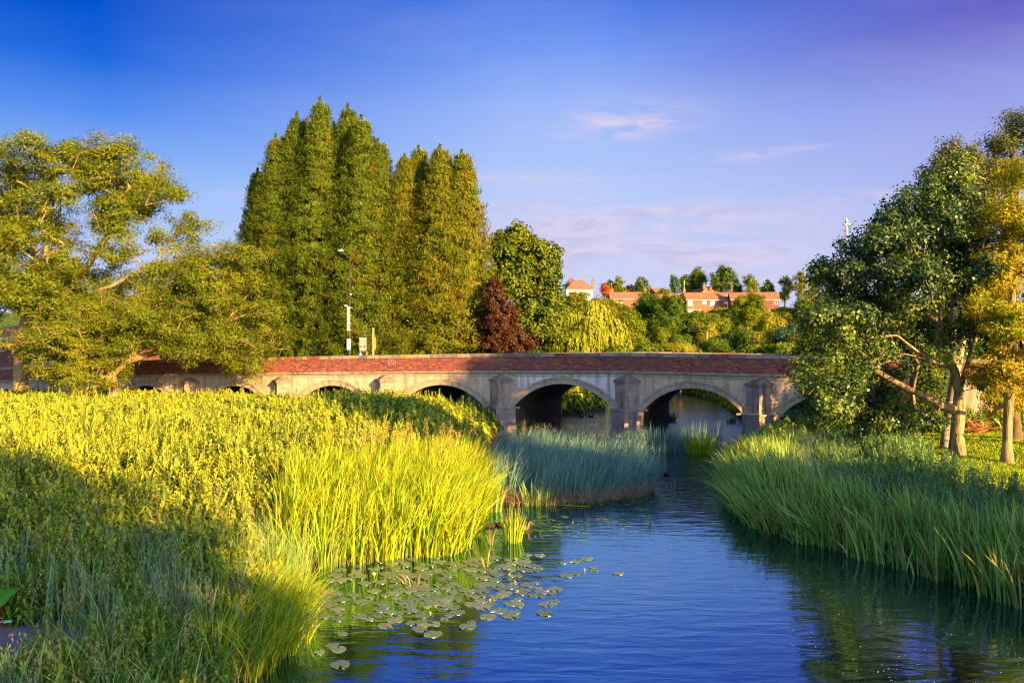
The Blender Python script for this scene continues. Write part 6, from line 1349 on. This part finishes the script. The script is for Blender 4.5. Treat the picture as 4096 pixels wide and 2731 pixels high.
# golden tree
Yg = 29.0; A6 = lambda px, py, Yq=Yg: at(px*c_, py*c_, Yq); bx, by = at(2312*c_, 0, Yg)[0], Yg; bz = float(ground(bx, by))-.02
lobes = [L2(2345, 400, 45, 45, Yg, 1), L2(2320, 500, 60, 60, Yg, 1.2), L2(2300, 620, 60, 70, Yg, 1.3), L2(2370, 560, 60, 90, Yg, 1.4), L2(2290, 730, 55, 55, Yg-.6, 1.1), L2(2350, 760, 70, 80, Yg, 1.4), L2(2300, 850, 80, 55, Yg, 1.3), L2(2290, 915, 55, 35, Yg+3.5, 1.0), L2(2360, 910, 55, 45, Yg+3.5, 1.0), L2(2240, 690, 25, 40, Yg-.8, .6)]
make_tree('larch_tree', 'golden leaved tree with drooping sprays and slim brown trunk at the right edge', 'tree', (bx, by, bz), [[(bx, by, bz), A6(2314, 980), A6(2318, 860), A6(2325, 700), A6(2335, 520), A6(2345, 390)], [A6(2325, 700), A6(2280, 720), A6(2250, 700)]],
    lobes, L_gold, B_pale, 24, ntarget=560, per=100, size=.115, cluster=.46, R0=.17, aspect=.42, flat=.5, aniso=(.3, 0, -.35), rtip=.008, sag=.1)
# hedge and shrubs behind the lawn
GH = 'dark shrubs closing the back of the lawn'
hd = [(3330, 1420, 1740, 110, 38.5, L_dark, 'dark shrub filling the corner between the bridge end and the lawn'), (3470, 1370, 1720, 110, 41, L_dark, 'dark shrub with bright specks left of the ivy trunk'), (3680, 1350, 1730, 130, 39.5, L_dark, 'darkest shrub behind the birch trunk'), (3860, 1380, 1690, 120, 43, L_dark, 'dark shrub behind the brushwood heap'), (4020, 1360, 1680, 130, 42.5, L_dark, 'dark shrub at the right edge behind the golden tree'), (3560, 1640, 1780, 70, 36.5, L_dark, 'low shrub in front of the terracotta debris'), (4200, 1350, 1680, 130, 42, L_dark, 'dark hedge beyond the right edge of the lawn')]
for i, (px, tp, bt, hw, Y, lf, lb) in enumerate(hd):
    generic('dark_shrub', lb, px, tp, bt, hw, Y, lf, B_dark, 600+i, 520, 75, .13, .5, GH, 'shrub', nl=8, R0=.1, low=.1)
for i, (px, tp, Y, hw, lb) in enumerate(((3300, 1150, 52, 160, 'tree behind the bridge end, left flank of the big dark tree'), (3560, 1100, 54, 200, 'tree behind the middle of the big dark tree'), (3860, 1080, 52, 200, 'tree behind the birch stems'), (4080, 1150, 50, 160, 'tree behind the golden tree'))):
    generic('sycamore_tree', lb, px, tp, 1640, hw, Y, L_oak, B_dark, 640+i, 420, 60, .20, .75, 'trees behind the right bank trees', 'tree')
# ivy trunk
x, Y, z = at(3575, 1700, 39); tr = empty('ivy_clad_tree', (x, 38, float(ground(x, 38)))); tag(tr, 'leafy ivy clad trunk glowing orange left of the darkest shrub', 'tree')
MB().tube([(0, 0, -.2), (.05, 0, 1.5), (.1, 0, 4.5)], [.26, .22, .15], 8).build('trunk', B_pale, tr, True)
r = np.random.default_rng(5); n = 900; a = r.uniform(0, 6.28, n); zz = r.uniform(.1, 3.2, n); P = np.stack([np.cos(a)*.30+.05, np.sin(a)*.30, zz], 1); v, f = leafquads(r, P, P*np.array([1, 1, 0])+r.normal(0, .15, P.shape), r.uniform(.08, .16, n), .8); mesh_np('crown', v, f, L_copper, tr)
# brushwood heap and terracotta debris
def heap(name, label, px, py, Y, n, w_, h_, mat, seed, cat_):
    r = np.random.default_rng(seed); x = at(px, py, Y)[0]; z = float(ground(x, Y)); t = r.normal(0, .4, n); p0 = np.stack([t*w_, r.normal(0, .3, n), np.abs(r.normal(0, .35, n))*h_*np.exp(-t**2*2)], 1); d = r.normal(0, 1, (n, 3))*np.array([.5, .4, .22]); d[:, 2] = np.abs(d[:, 2])
    v, f = tubes_np(p0, p0+d, np.full(n, .022), np.full(n, .01), 4); o = mesh_np(name, v, f, mat); o.location = (x, Y, z); tag(o, label, cat_); return o
heap('brushwood_heap', 'heap of cut reddish brushwood on the lawn behind the pale trunk', 3878, 1705, 38.0, 260, .55, .9, simple('cut_wood', (.42, .17, .06, 1), .9), 3, 'brushwood')
heap('dead_shrub', 'orange dead shrub lying in the dark under the trees left of the ivy trunk', 3500, 1725, 37.5, 220, .4, 1.2, simple('dead_leaves', (.50, .17, .05, 1), .9), 4, 'shrub')
# --- trees beyond the frame that shade the river and banks
GO = 'trees on the near right bank outside the picture'
def caster(label, q, r_, h0, h1, rad_, seed, nt=260, per=46, size=.42, cl_=1.0):
    cx_, cy_ = q*.766+r_*.643, q*.643-r_*.766; z0 = float(ground(cx_, cy_)); L_ = auto_lobes(np.random.default_rng(seed), cx_, cy_, h0, h1, rad_, rad_, 9, .15)
    make_tree('roadside_tree', label, 'tree', (cx_, cy_, z0), [(cx_, cy_, z0), (cx_, cy_, h0+1), (cx_, cy_, h0+(h1-h0)*.7)], L_, L_oak, B_dark, seed, nt, per, size, cl_, .3, GO, k=4)
caster('rounded tree on the right bank just outside the frame, shading the bulrushes', 21.8, 2.5, .8, 15.0, 4.6, 801, 520)
caster('tree behind the viewpoint, shading the near left corner', 2.6, 26, 1, 17.5, 6.6, 802, 250)
caster('second tree behind the viewpoint, shading the left meadow', -10, 27, 1, 18, 6.5, 803, 420)
caster('third tree behind the viewpoint, furthest left', -22, 28, 1, 18, 7, 804, 380)
caster('tall high crowned tree beyond the right edge, shading the right half of the bridge', 37.6, 5, 10.0, 14.8, 3.6, 805, 260)
